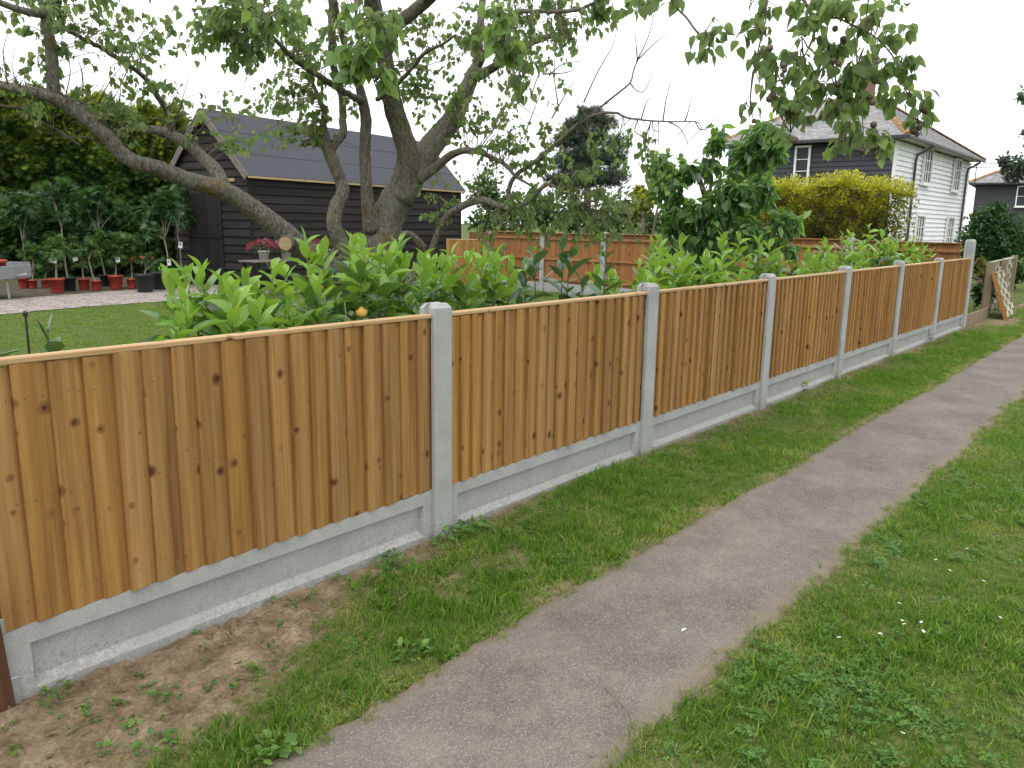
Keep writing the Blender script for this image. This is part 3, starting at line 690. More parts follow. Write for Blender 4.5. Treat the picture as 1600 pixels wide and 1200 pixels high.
for x in (2.1, 10.1):
    G().tube([(x+.5,-oh-.03,HE+.0),(x+.42,-oh+.02,HE-.1),(x+.05,-.12,HE-.32),(x,-.10,HE-.5),(x,-.10,0)], [.045]*5, 8).build('downpipe', M['pipe'], house)
ch = link('chimney', None, house); ch.location = (5.5, 2.85, 5.75)
for k in range(27):                                                   # brick courses, each set a hair in or out
    q = .004*((k*7) % 3); G().box((-.3+q,-.22+q,k*.085),(.3-q,.22-q,k*.085+.077)).build('brick_course', M['brick'], ch)
G().box((-.34,-.26,27*.085),(.34,.26,27*.085+.12)).build('chimney_cap', M['brick'], ch); G().box((-.285,-.205,0),(.285,.205,27*.085)).build('mortar', M['soffit'], ch)
window(house, (-.0, 3.05, 3.10), -math.pi/2, .42, 1.2, 1, 3)
for xx, zz in ((3.75, 3.22), (8.4, 3.15), (8.3, .85), (3.65, .85)): window(house, (xx, -.0, zz), 0, 1.0, 1.16, 3, 3)
aer = empty('roof_aerial', (HX1+.25, HY0-.2, 3.75), 0, 'small television aerial on a pole at the far corner of the white wall', 'aerial')
G().tube([(-.25,.2,-.2),(0,0,-.2),(0,0,.75)], [.02]*3, 6).build('pole', M['pipe'], aer)
for z in (.45,.6): G().tube([(-.1,.35,z),(.1,-.9,z)], [.015]*2, 6).build('boom', M['pipe'], aer)
for k in range(5): G().tube([(-.3,.25-.25*k,.52),(.3,.25-.25*k,.52)], [.01]*2, 5).build('element', M['pipe'], aer)

h2 = empty('far_house', (0,0,0), 0, 'distant black weatherboarded house with pale slate roof at the right edge', 'house')
hp = P(1511, 400, 52); h2.location = (hp[0], hp[1], 0); h2.rotation_euler = (0,0,-math.pi/2+.12)
G().box((0,.01,0),(9,8,4.45)).build('wall', M['h_black'], h2)
w2 = link('wall_front', None, h2); lap_wall(w2, 9, 0, 4.45, .2, M['h_black'], .03)
e2 = [(-.5,-.5,4.5),(9.5,-.5,4.5),(9.5,8.5,4.5),(-.5,8.5,4.5)]; ra, rb = (4.0,4,6.75), (5.2,4,6.75)
G().add(e2+[ra, rb], [(0,1,5,4),(1,2,5),(2,3,4,5),(3,0,4),(3,2,1,0)]).build('roof', M['slate'], h2)
slate_slope(h2, (e2[0], e2[1], rb, ra), .26, .4); tile_line(h2, e2[0], ra, M['lichen_tile'], .16); tile_line(h2, ra, rb, M['lichen_tile'], .16)
window(h2, (2.75,-.0,3.1), 0, .8, 1.15, 1, 2); G().box((-.5,-.58,4.40),(9.5,-.5,4.5)).build('gutter', M['pipe'], h2)

# ------------------------------------------------------------------ vegetation materials
mt, nt, N, L, B = new_mat('lichened_bark'); M['bark'] = mt
t = N.new('ShaderNodeTexCoord')
n1 = nd(N, 'ShaderNodeTexNoise', Scale=3.2, Detail=6); n2 = nd(N, 'ShaderNodeTexNoise', Scale=46.0, Detail=7, Roughness=.72, Distortion=.8); n3 = nd(N, 'ShaderNodeTexNoise', Scale=2.1, Detail=6, Roughness=.65)
v1 = nd(N, 'ShaderNodeTexVoronoi', Scale=26.0)
mp = N.new('ShaderNodeMapping'); mp.inputs['Scale'].default_value = (1,1,.35); L.new(t.outputs['Object'], mp.inputs[0])
for q in (n1, n3): L.new(t.outputs['Object'], q.inputs['Vector'])
L.new(mp.outputs[0], n2.inputs['Vector']); L.new(mp.outputs[0], v1.inputs['Vector'])
r1 = ramp(N, [(.34, (.05,.042,.033)), (.46, (.135,.12,.095)), (.56, (.205,.188,.155)), (.7, (.31,.29,.245))]); L.new(n2.outputs['Fac'], r1.inputs[0])
r2 = ramp(N, [(.53, (0,0,0)), (.66, (.75,.75,.75))]); L.new(n3.outputs['Fac'], r2.inputs[0])
c = mixc(N, L, r2.outputs[0], r1.outputs[0], mixc(N, L, n2.outputs['Fac'], (.10,.075,.015), (.27,.19,.045)))     # ochre lichen
r3 = ramp(N, [(.52, (0,0,0)), (.68, (.55,.55,.55))]); L.new(n1.outputs['Fac'], r3.inputs[0])
c = mixc(N, L, r3.outputs[0], c, (.19,.20,.15))
L.new(c, B.inputs['Base Color']); B.inputs['Roughness'].default_value = .92; B.inputs['Specular IOR Level'].default_value = .2
bump(N, L, mixc(N, L, .5, n2.outputs['Fac'], v1.outputs['Distance']), B, 1.0, .05)
M['twig'] = mat_plain('twig_bark', (.10,.08,.055), .9, .4, 12, .2)
M['stem'] = mat_plain('green_stem', (.13,.19,.05), .6, .25, 12, .1)
M['cut'] = mat_plain('sawn_wood', (.42,.30,.17), .8, .2, 30, .1)
M['apricot'] = mat_leaf('apricot_leaf', [(.085,.14,.05), (.135,.205,.07), (.185,.27,.09), (.27,.37,.115)], .62, .5, tcol=(1.4,1.45,.85), back=(.19,.25,.15))
M['laurel'] = mat_leaf('laurel_leaf', [(.035,.095,.016), (.07,.155,.024), (.12,.225,.035)], .25, .26, spec=.6, back=(.16,.26,.07))
M['laurel_young'] = mat_leaf('young_laurel_leaf', [(.115,.235,.022), (.17,.32,.03), (.235,.39,.045)], .33, .28, spec=.5, back=(.26,.38,.10))
M['laurel_dark'] = mat_leaf('dark_laurel_leaf', [(.025,.07,.02), (.04,.10,.03), (.06,.14,.03)], .2, .25, spec=.6, back=(.12,.17,.09))
M['cherry'] = mat_leaf('cherry_leaf', [(.06,.125,.052), (.10,.19,.068), (.155,.265,.085), (.24,.36,.115)], .5, .35, spec=.5)
M['fig'] = mat_leaf('fig_leaf', [(.025,.07,.022), (.045,.11,.032), (.09,.165,.055)], .3, .45)
M['fig2'] = mat_leaf('pale_fig_leaf', [(.04,.095,.025), (.075,.15,.038), (.12,.21,.05)], .3, .45)
M['conifer'] = mat_leaf('conifer_spray', [(.022,.055,.018), (.045,.105,.026), (.085,.155,.028), (.18,.24,.03), (.30,.32,.045)], .25, .6, spec=.2)
M['pine'] = mat_leaf('pine_needle', [(.055,.08,.062), (.085,.118,.09), (.13,.165,.125)], .3, .6, spec=.2)
M['golden'] = mat_leaf('golden_privet_leaf', [(.055,.06,.02), (.105,.12,.024), (.21,.225,.028), (.36,.35,.032), (.47,.44,.045)], .35, .45)
M['bush'] = mat_leaf('bush_leaf', [(.014,.045,.014), (.028,.08,.02), (.055,.13,.03)], .3, .45)
M['back_tree'] = mat_leaf('far_tree_leaf', [(.05,.09,.03), (.08,.14,.045), (.13,.19,.06)], .35, .5)
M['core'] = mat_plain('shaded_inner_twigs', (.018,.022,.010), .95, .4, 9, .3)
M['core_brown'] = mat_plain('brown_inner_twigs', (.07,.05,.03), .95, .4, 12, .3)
M['photinia'] = mat_leaf('reddish_leaf', [(.06,.11,.02), (.14,.13,.02), (.26,.09,.025)], .3, .4)

# ------------------------------------------------------------------ old apricot tree
TB = P(578, 548, 10.0); TB[2] = 0
tree = empty('apricot_tree', tuple(TB), 0, 'old spreading fruit tree with lichened limbs leaning over the fence', 'tree')
inv = -TB
LIMBS = {   # rows: photo x, photo y, thickness in photo pixels, distance in metres
 'trunk': [(582,560,96,10),(586,470,74,10),(592,400,66,10),(604,345,62,10),(630,290,56,9.9),(637,240,42,9.7),(617,175,38,9.4),(607,120,33,9.1),(595,60,32,8.8),(582,0,32,8.5),(560,-110,28,8.0)],
 'a': [(626,315,46,9.9),(656,258,47,9.9),(680,220,44,10),(707,187,38,10.1),(722,155,32,10.1),(737,120,27,10.1),(747,95,20,10.1),(748,60,16,10),(753,10,14,9.9),(760,-70,12,9.8)],
 'b': [(737,120,22,10.1),(752,117,18,10),(775,103,16,9.8),(800,84,14,9.6),(832,66,12,9.5),(860,56,11,9.4),(873,54,10,9.3)],
 'c': [(604,70,30,8.9),(616,44,26,8.8),(638,24,24,8.6),(668,0,24,8.4),(740,-70,22,7.6),(850,-130,20,6.6),(1000,-150,16,5.6),(1130,-110,12,4.9),(1220,-50,8,4.6),(1250,-10,7,4.5),(1264,15,6,4.5),(1276,32,6,4.5),(1286,48,5,4.5),(1297,78,4,4.5),(1305,120,3,4.5),(1310,165,3,4.5),(1318,200,2.5,4.5)],
 'd': [(583,360,40,9.9),(574,310,24,9.7),(570,240,22,9.6),(572,187,21,9.5),(565,150,18,9.4),(559,128,15,9.3),(545,90,12,9),(530,40,11,8.7),(520,-20,10,8.4)],
 'e': [(566,158,14,9.4),(550,150,13,9.2),(525,136,12,9),(500,120,12,8.7),(470,100,11,8.3),(442,75,9,7.8),(425,55,7,7.2),(400,20,6,6.6),(385,-20,5,6)],
 'f': [(560,430,44,9.9),(545,400,34,9.7),(530,375,30,9.6),(522,350,28,9.5),(525,325,28,9.5),(536,300,25,9.5),(531,280,24,9.5),(520,252,24,9.4),(509,222,23,9.4),(505,197,15,9.3),(507,177,12,9.2),(499,155,9,9.1),(485,120,6,9),(478,80,5,8.9)],
 'g': [(515,238,18,9.4),(524,225,16,9.4),(535,205,16,9.5),(536,175,14,9.5),(532,140,13,9.4),(522,100,14,9.2),(518,60,16,9),(519,0,14,8.8),(515,-60,12,8.6)],
 'h': [(568,470,52,9.8),(545,440,46,9.6),(500,408,42,9.2),(460,378,42,8.9),(430,352,40,8.7),(395,326,37,8.5),(360,304,36,8.3),(330,291,34,8.1),(290,280,31,7.9),(250,264,31,7.7),(215,255,29,7.5),(190,240,28,7.4),(168,214,28,7.3),(140,190,27,7.2),(110,168,25,7.1),(85,154,22,7),(50,146,15,6.9),(0,134,13,6.8),(-90,112,10,6.6)],
 'i': [(92,162,26,7.1),(84,140,24,7),(82,110,23,6.95),(80,80,22,6.9),(76,52,20,6.8),(69,24,19,6.8),(40,18,14,6.6),(0,4,12,6.4),(-60,-20,10,6.2)],
 'j': [(352,300,30,8.3),(338,268,26,8.3),(318,247,23,8.4),(293,225,21,8.4),(262,208,18,8.5),(232,203,16,8.5),(205,201,13,8.6),(180,210,8,8.7),(165,222,4,8.7)],
 'k': [(272,212,14,8.5),(264,190,13,8.4),(258,168,12,8.3),(246,150,11,8.2),(225,120,10,8.1),(192,96,9,7.9),(160,76,9,7.8),(130,60,8,7.6),(104,46,7,7.5),(92,20,6,7.3),(84,-30,6,7.1)],
 'l': [(172,222,12,7.6),(150,180,10,7.8),(120,160,9,8),(92,148,9,8),(45,138,9,7.9),(0,130,8,7.8),(-50,120,7,7.7)],
 'm': [(625,470,26,9.9),(650,420,16,9.8),(672,395,12,9.7),(683,366,12,9.6),(695,342,13,9.5),(715,326,14,9.4),(740,315,14,9.3),(757,313,13,9.3),(776,320,12,9.2),(800,326,10,9.1),(822,317,8,9),(845,295,8,8.9),(857,288,7,8.9),(880,300,4,8.8),(905,325,3,8.7)],
 'n': [(655,280,22,9.8),(680,262,17,9.7),(700,246,15,9.6),(720,236,13,9.5),(742,236,11,9.4),(766,245,9,9.3),(790,258,8,9.2),(805,275,6,9.1),(830,290,4,9)],
 'o': [(795,322,10,9.2),(795,295,9,9.2),(806,274,9,9.1),(840,250,9,9),(870,223,8,8.9),(900,196,7,8.8),(928,180,6,8.7),(960,176,5,8.6),(985,185,4,8.5),(1040,190,3,8.4),(1086,190,2.2,8.3),(1097,200,1.5,8.3)],
 'p': [(916,190,5,8.75),(938,168,4.5,8.7),(960,150,4,8.6),(984,130,3.5,8.5),(990,110,3,8.5),(998,90,2.6,8.5),(1012,60,2,8.4),(1022,22,1.4,8.4)],
 'q': [(750,100,12,10),(775,55,10,9.4),(800,22,9,8.8),(835,18,8,8),(865,18,8,7.4),(900,16,7,6.8),(925,6,6,6.4),(960,-15,5,6)],
 'r': [(868,17,4,7.4),(874,30,4,7.4),(878,50,3.5,7.3),(890,60,3,7.3),(902,66,2,7.3)],
 's': [(1130,-110,9,4.9),(1060,-40,6,4.9),(1056,6,4,4.8),(1072,27,4,4.8),(1086,46,4,4.8),(1100,62,3,4.8),(1108,72,2,4.8)],
 't': [(1220,-50,6,4.6),(1198,0,4,4.5),(1197,28,3.5,4.5),(1189,60,3.2,4.5),(1182,92,3,4.5),(1176,125,2.6,4.5),(1172,160,2,4.5),(1176,184,1.5,4.5)],
 'u': [(1297,78,4,4.5),(1275,60,3.5,4.5),(1255,90,3,4.5),(1232,120,3,4.5),(1212,130,3,4.5),(1207,160,2.5,4.5),(1222,185,2.5,4.5),(1235,208,2,4.5)],
 'v': [(1278,31,4,4.5),(1305,28,4,4.4),(1330,38,3.5,4.4),(1352,48,3.5,4.4),(1375,64,3,4.4),(1392,84,3,4.4),(1408,110,2.8,4.4),(1420,140,2.4,4.4),(1430,180,2,4.4),(1440,212,1.5,4.4)],
 'w': [(1310,165,3,4.5),(1309,190,3,4.5),(1315,205,3,4.5),(1325,225,2.5,4.5),(1345,238,2,4.5),(1365,250,1.5,4.5)],
 'x': [(1330,38,3,4.4),(1337,70,3,4.4),(1340,110,3,4.4),(1345,150,2.5,4.4),(1348,190,2,4.4),(1350,230,1.6,4.4)],
 'y': [(668,0,16,8.4),(640,-60,14,7),(590,-60,10,5.6),(560,-20,7,5),(556,20,5,4.8),(560,60,4,4.8),(575,100,3,4.8),(592,148,3,4.8)],
 'z': [(560,-110,14,8),(480,-100,10,6.4),(430,-50,7,5.2),(415,-5,5,4.9),(405,40,3,4.8)],
 'za': [(740,-70,12,7.6),(770,-40,8,6),(778,0,5,5.2),(782,45,4,5),(800,90,3,5),(815,120,2,5)],
 'zb': [(590,155,10,9.3),(612,140,9,8.6),(640,110,8,8),(665,82,8,7.6),(690,70,6,7.3),(712,55,5,7)],
 'zc': [(0,165,7,7),(40,172,6,7.2),(62,190,6,7.4),(90,204,5,7.6),(125,228,5,7.8)],
}
SKEL = []
def limb_mesh(rows, sub=5, sides=10, rough=.05):
    w = np.array([list(P(a, b, dd))+[.41*t_*dd/FPX] for a, b, t_, dd in rows]); c = catmull(w, sub)
    return c[:, :3], np.maximum(c[:, 3], .0012)
for key, rows in LIMBS.items():
    pts, rad = limb_mesh(rows)
    big = rows[0][2] > 18
    j = (rng.normal(size=pts.shape)*rad[:, None]*(.025 if big else .12)); j[0] = 0
    pts = pts+j
    SKEL += list(np.hstack([pts, rad[:, None]]))
    G().tube(pts+inv, rad, 14 if big else 7, True, .05).build('trunk' if key == 'trunk' else 'limb', M['bark'], tree, True)
# sawn stub facing the path, broken stub low on the right, knob on the left stem
for (a, b, da, db, w) in ((450,372,8.95,8.62,24),):
    p0, p1 = P(455, 372, 8.95), P(446, 381, 8.62); g = G(); g.tube(np.array([p0, p1])+inv, [w*.5*8.8/FPX]*2, 14, True, .03); g.build('cut_stub', M['bark'], tree, True)
    ax = nrm(p1-p0); g = G(); g.tube(np.array([p1, p1+ax*.012])+inv, [w*.42*8.6/FPX]*2, 16); g.build('cut_face', M['cut'], tree)
for rows in ([(665,392,14,9.7),(652,376,15,9.6),(640,366,13,9.5),(628,366,11,9.4)], [(503,224,16,9.4),(488,222,13,9.3),(474,224,11,9.2)], [(612,190,9,9.4),(606,172,8,9.2),(600,156,9,9)]):
    pts, rad = limb_mesh(rows, 3); G().tube(pts+inv, rad, 9, True, .08).build('stub', M['bark'], tree, True)
SKEL = np.array(SKEL)
# bare whippy twigs against the sky, then leafy sprays
TW = G(); LF = {'pos': [], 'dir': [], 'size': []}
bare = [[(912,160),(934,112),(958,70),(964,38)],[(985,130),(993,140),(1006,143),(1018,118),(1027,90)],[(994,96),(1020,70),(1052,44)],[(1036,188),(1042,150),(1054,110)],[(998,184),(992,205),(1010,216),(1018,223),(1040,212)],
 [(1020,188),(1022,204),(1045,204)],[(1070,190),(1076,172),(1082,145)],[(1086,190),(1094,202),(1106,200),(1114,186),(1119,160)],[(1044,190),(1062,200),(1074,222),(1076,236)],[(862,185),(888,140),(905,118)],[(872,165),(866,118),(868,80)],
 [(830,150),(845,110),(868,90)],[(858,118),(880,100),(922,94)],[(900,196),(930,172),(985,144)],[(1002,186),(1010,160),(1020,150)],[(996,95),(994,70),(992,45)],[(820,210),(835,170),(862,100)],[(848,116),(890,112),(905,96)],
 [(800,150),(818,168),(858,192)],[(268,205),(278,180),(292,130),(305,90)],[(60,190),(40,160),(30,140)],[(130,150),(128,110),(112,80)],[(185,180),(188,140),(186,110)],[(150,170),(170,130),(200,90)],[(215,200),(232,185),(262,188)],
 [(100,160),(110,110),(98,70)],[(140,170),(100,140),(60,90)],[(35,140),(20,110),(25,60)],[(12,130),(5,80),(20,30)],[(235,200),(216,178),(200,176)],[(205,95),(190,130),(160,190)],[(120,165),(150,150),(170,120)]]
for q in bare:
    dp = 8.5 if q[0][0] > 400 else 7.6
    rows = [(a, b, 3.0-2.2*i/(len(q)-1), dp+.25*i*(1 if (a % 2) else -1)) for i, (a, b) in enumerate(q)]
    pts, rad = limb_mesh(rows, 4); TW.tube(pts+inv, np.maximum(rad, .0016), 5)
for _k in range(520):                                               # fine twigs all through the crown
    _i = int(rng.integers(len(SKEL))); _p = SKEL[_i][:3]; _x = pix(_p)
    if SKEL[_i][3] > .07 or not (-60 < _x[0] < 930 and -80 < _x[1] < 330): continue
    _v = np.array([rng.normal()*.3, rng.normal()*.3, rng.uniform(-.15,.45)]); _c = catmull([_p, _p+_v*.5+rng.normal(size=3)*.04, _p+_v], 4); TW.tube(_c+inv, np.linspace(.004, .0015, len(_c)), 4, False)
# leafy masses: photo x, y, half width, half height, distance, sprays, leaf length
BLOBS = [(430,25,55,32,4.9,9,.088),(555,75,52,45,4.8,16,.095),(600,48,28,26,4.8,6,.09),(590,110,30,25,4.8,5,.09),(770,55,38,42,5.0,9,.092),(818,120,24,24,5.0,4,.085),(790,95,20,25,5,4,.085),
 (1110,70,34,24,4.8,7,.092),(1150,45,30,40,4.7,8,.09),(1040,12,40,18,4.9,8,.09),(985,18,45,16,5.2,8,.085),(1230,40,45,45,4.5,15,.092),(1290,90,60,60,4.5,22,.095),(1330,45,60,45,4.4,16,.092),(1380,20,30,25,4.4,6,.09),
 (1240,100,40,40,4.5,11,.092),(1195,125,24,36,4.5,8,.075),(1180,160,12,24,4.5,4,.07),(1235,160,34,28,4.5,9,.09),(1340,125,50,55,4.5,18,.095),(1390,95,26,34,4.4,9,.085),(1420,135,22,36,4.4,9,.085),(1438,180,16,30,4.4,6,.08),
 (1290,160,50,30,4.5,12,.095),(1360,170,34,30,4.5,8,.09),(1255,170,26,20,4.5,5,.09),(1225,210,36,14,4.5,6,.085),(1280,225,34,16,4.5,7,.09),(1325,215,26,24,4.5,6,.085),(1378,205,22,26,4.5,6,.085),(1365,248,26,18,4.5,5,.085),
 (180,40,70,45,7.4,28,.085),(120,20,60,30,7.2,18,.085),(240,60,40,40,7.4,14,.085),(270,115,26,34,7.6,8,.085),(225,140,30,22,7.9,7,.08),(185,165,40,24,7.4,10,.08),(205,200,26,20,7.4,6,.08),(165,195,22,22,7.4,5,.08),(40,45,45,40,6.8,14,.08),(30,110,36,35,6.9,9,.075),(105,110,26,30,7,7,.085),
 (30,170,40,18,7,7,.075),(300,190,24,28,8.2,5,.085),(340,25,46,38,6.8,16,.09),(325,75,30,28,7,9,.085),(300,60,20,30,7,4,.08),(360,95,30,24,7.2,7,.085),(395,70,30,40,7,9,.085),
 (400,160,40,24,9,10,.085),(440,200,48,20,9,12,.085),(385,215,22,16,9,5,.08),(455,140,40,36,9,12,.085),(490,70,46,50,8.8,16,.085),(545,40,36,40,8.4,12,.085),(510,170,44,36,9.2,10,.085),(460,60,34,40,8,10,.085),
 (660,60,40,45,9.2,12,.085),(690,110,44,40,9.4,13,.085),(700,40,44,36,9.2,13,.085),(690,165,36,30,9.8,9,.08),(650,145,24,40,9.2,6,.08),(740,185,44,34,9.8,11,.08),(770,140,44,44,9.6,14,.08),(790,40,40,40,8.8,12,.085),(840,40,44,36,8.4,12,.08),
 (895,60,26,28,7.6,7,.075),(870,25,30,22,7.6,7,.08),(830,110,30,30,9,7,.08),(790,200,40,30,9.4,9,.08),(930,20,30,16,6.4,6,.085),
 (760,260,26,40,9.2,8,.075),(790,255,34,34,9.2,10,.075),(830,215,30,24,9.1,6,.075),(845,285,44,32,9,14,.08),(890,255,40,30,8.9,12,.08),(930,290,50,36,8.8,18,.08),(965,255,40,24,8.7,11,.08),(985,300,44,36,8.6,14,.08),(945,345,56,28,8.7,16,.08),
 (880,330,56,32,8.9,18,.08),(820,350,44,30,9,13,.075),(780,365,30,34,9.1,9,.075),(768,400,20,26,9.1,4,.075),(860,380,44,24,8.9,9,.075),(920,380,44,24,8.8,9,.075),(975,365,40,28,8.7,9,.075),(700,300,24,24,9.6,3,.075),(690,335,24,18,9.5,3,.07),(665,320,20,22,9.6,3,.07)]
for (bx_, by_, hw, hh, dp, k, ls) in BLOBS:
    c = P(bx_, by_, dp); s_ = dp/FPX; rx, ry, rz_ = hw*s_, hh*s_, .75*(hw+hh)*s_*.5+.05
    dist = np.linalg.norm(SKEL[:, :3]-c, axis=1); near = SKEL[np.argmin(dist)][:3]
    feed = nrm(c-near)*min(dist.min(), rx*.5)
    bough = bx_ > 960 and dp < 6; k = k*.7 if bough and by_ > 195 else k; kq = int(round(k*(.66 if bough else (1.05 if bx_ > 740 and by_ > 230 else 1.15 if bx_ < 320 else 1.9) if dp > 6 else 1.0))); rx, ry, rz_ = (rx*1.12, ry*1.12, rz_) if bough else (rx*1.35, ry*1.3, rz_*1.3) if dp > 6 else (rx, ry, rz_)
    for q in range(kq):
        u = rng.uniform(-1, 1, 3); u = u/max(1, np.linalg.norm(u)); tip = c+RT*u[0]*rx+UP*u[1]*ry+FW*u[2]*rz_
        dd_ = np.linalg.norm(SKEL[:, :3]-tip, axis=1)+.4*rng.uniform(size=len(SKEL))*rx; st_ = SKEL[np.argmin(dd_)][:3]
        if np.linalg.norm(st_-tip) > 1.1: st_ = tip+nrm(st_-tip)*rng.uniform(.35, .6)
        mid = (st_+tip)/2+np.array([0,0,.06])+rng.normal(size=3)*.03
        pts = catmull([st_, mid, tip], 4); TW.tube(pts+inv, np.linspace(.0045, .0018, len(pts)), 4, False)
        nl = int(rng.integers(4, 8)) if bough else int(rng.integers(6, 11))
        for w in range(nl):
            t_ = 1-.55*rng.uniform()**1.3; ip = t_*(len(pts)-1); i0 = int(min(ip, len(pts)-2)); b_ = pts[i0]+(pts[i0+1]-pts[i0])*(ip-i0)
            out = rng.normal(size=3); out[2] *= .5; dr_ = nrm(out)*.75+np.array([0,0,-.85])+nrm(tip-st_)*.35
            pet = nrm(dr_+np.array([0,0,.7]))*.022*rng.uniform(.6, 1.6)
            LF['pos'].append(b_+pet); LF['dir'].append(nrm(dr_)); LF['size'].append(ls*rng.uniform(.55, 1.1)*(.92 if dp > 6 or bough else 1))
o = TW.build('twigs', M['twig'], tree, True); o['kind'] = 'stuff'
pos = np.array(LF['pos']); D = np.array(LF['dir']); sz = np.array(LF['size']); n = len(pos)
mats = frames(D, rng.normal(size=n)*.9, sz, sz*rng.uniform(.85, 1.05, n))
px_ = np.array([pix(p) for p in pos]); vis = (px_[:,0] > 0) & (px_[:,0] < 1600) & (px_[:,1] > 0)
order = np.argsort(-(sz/px_[:,2])*vis); single = order[:300]; rest = order[300:]
M['apricot_pale'] = mat_leaf('pale_apricot_leaf', [(.11,.20,.05), (.17,.28,.065), (.24,.37,.09)], .5, .45, tcol=(1.4,1.45,.75), back=(.24,.32,.16))  # lighter greens for the single leaves left of the hanging bough
lmy = [np_mesh('leaf', LEAF_HEART[0]*np.array([1+.06*k, 1, 1-.3*k]), LEAF_HEART[1], M['apricot_pale'], None, True) for k in (-1,0,1,2)]
lm = [np_mesh('leaf', LEAF_HEART[0]*np.array([1+.06*k, 1, 1-.3*k]), LEAF_HEART[1], M['apricot'], None, True) for k in (-1,0,1,2)]
for i in single:
    o = link('leaf', (lmy if px_[i][0] < 900 else lm)[i % 4], tree); mm = Matrix([[*mats[i][r_], pos[i][r_]+inv[r_]] for r_ in range(3)]+[[0,0,0,1]]); o.matrix_local = mm
o = leaf_cloud('foliage', LEAF_HEART_S, pos[rest]+inv, mats[rest], 1+np.clip(rng.normal(.45, .25, len(rest)), 0, 1), M['apricot'], tree); o['kind'] = 'stuff'
M['fruit'] = mat_plain('ripening_plum', (.10,.06,.048), .6, .5, 14, .05)
fm = G().lathe([(.001,-.021),(.011,-.018),(.019,-.008),(.021,.003),(.017,.014),(.009,.020),(.001,.0185)], 12).mesh('fruit', M['fruit'], True)
for a, b in [(1391,58),(1397,70),(1388,63),(1404,72),(1399,80),(1413,108),(1420,150),(1443,172),(1449,176),(1436,200),(1433,210),(1428,205),(1363,160),(1358,152),(1225,103),(1226,110),(1222,117),(1232,174),(1242,219),(1245,170),(1178,189),(1208,150),(1202,155),(1347,236),(1350,232),(1310,100),(1305,45),(1318,62),(1203,75),(1365,195),(1301,95),(1334,122),(1309,132)]:
    p = P(a, b, 4.43)+inv; o = link('fruit', fm, tree, tuple(p), (rng.normal()*.4, rng.normal()*.4, rng.uniform(0,6))); s_ = rng.uniform(.65, 1.0); o.scale = (s_, s_, s_)

# ------------------------------------------------------------------ laurel plants behind the fence
LM = {k: [np_mesh('leaf', LEAF_LAUREL[0]*np.array([sx, 1, sz_]), LEAF_LAUREL[1], M[mk], None, True) for sx, sz_ in ((1,1),(1.12,1.5),(.9,.5),(1.05,.2))] for k, mk in (('m','laurel'),('y','laurel_young'),('d','laurel_dark'))}
def laurel(loc, h, label, nst=5, spread=.16, leaf=.135, young=.35, dark=False, per=16, lo=.35):
    r = empty('laurel_plant', loc, 0, label, 'laurel', 'laurels planted behind the fence')
    for s in range(nst):
        a = 2*math.pi*s/nst+rng.uniform(-.5,.5); hh = h*rng.uniform(.66, .95) if s else h*.93
        sp_ = spread*(.35 if s == 0 else rng.uniform(.6, 1.25))
        tipx = np.array([math.cos(a)*sp_, math.sin(a)*sp_, hh])
        pts = catmull([(math.cos(a)*.02, math.sin(a)*.02, -.02), tuple(tipx*np.array([.35,.35,.35])), tuple(tipx*np.array([.8,.8,.7])), tuple(tipx)], 5)
        G().tube(pts, np.linspace(.008, .003, len(pts)), 6).build('stem', M['stem'] if not dark else M['twig'], r, True)
        for k in range(per):
            t_ = 1-(1-lo)*(k/per)**1.05; ip = t_*(len(pts)-1); i0 = int(min(ip, len(pts)-2)); b_ = pts[i0]+(pts[i0+1]-pts[i0])*(ip-i0)
            ang = a+k*2.4+rng.uniform(-.35,.35); el_ = math.radians(np.interp(k/per, [0,.2,.6,1], [72,48,28,8])+rng.normal()*11)
            dv_ = np.array([math.cos(ang)*math.cos(el_), math.sin(ang)*math.cos(el_), math.sin(el_)])
            size = leaf*np.interp(k/per, [0,.15,.4,1], [.55,.85,1.08,1.05])*rng.uniform(.82, 1.15)
            kind = 'd' if dark else ('y' if k/per < young*rng.uniform(.6, 1.4) else 'm')
            mt_ = frames(dv_[None], np.array([rng.normal()*.35]), np.array([size]))[0]
            o = link('leaf', LM[kind][int(rng.integers(4))], r); o.matrix_local = Matrix([[*mt_[q], b_[q]] for q in range(3)]+[[0,0,0,1]])
    return r
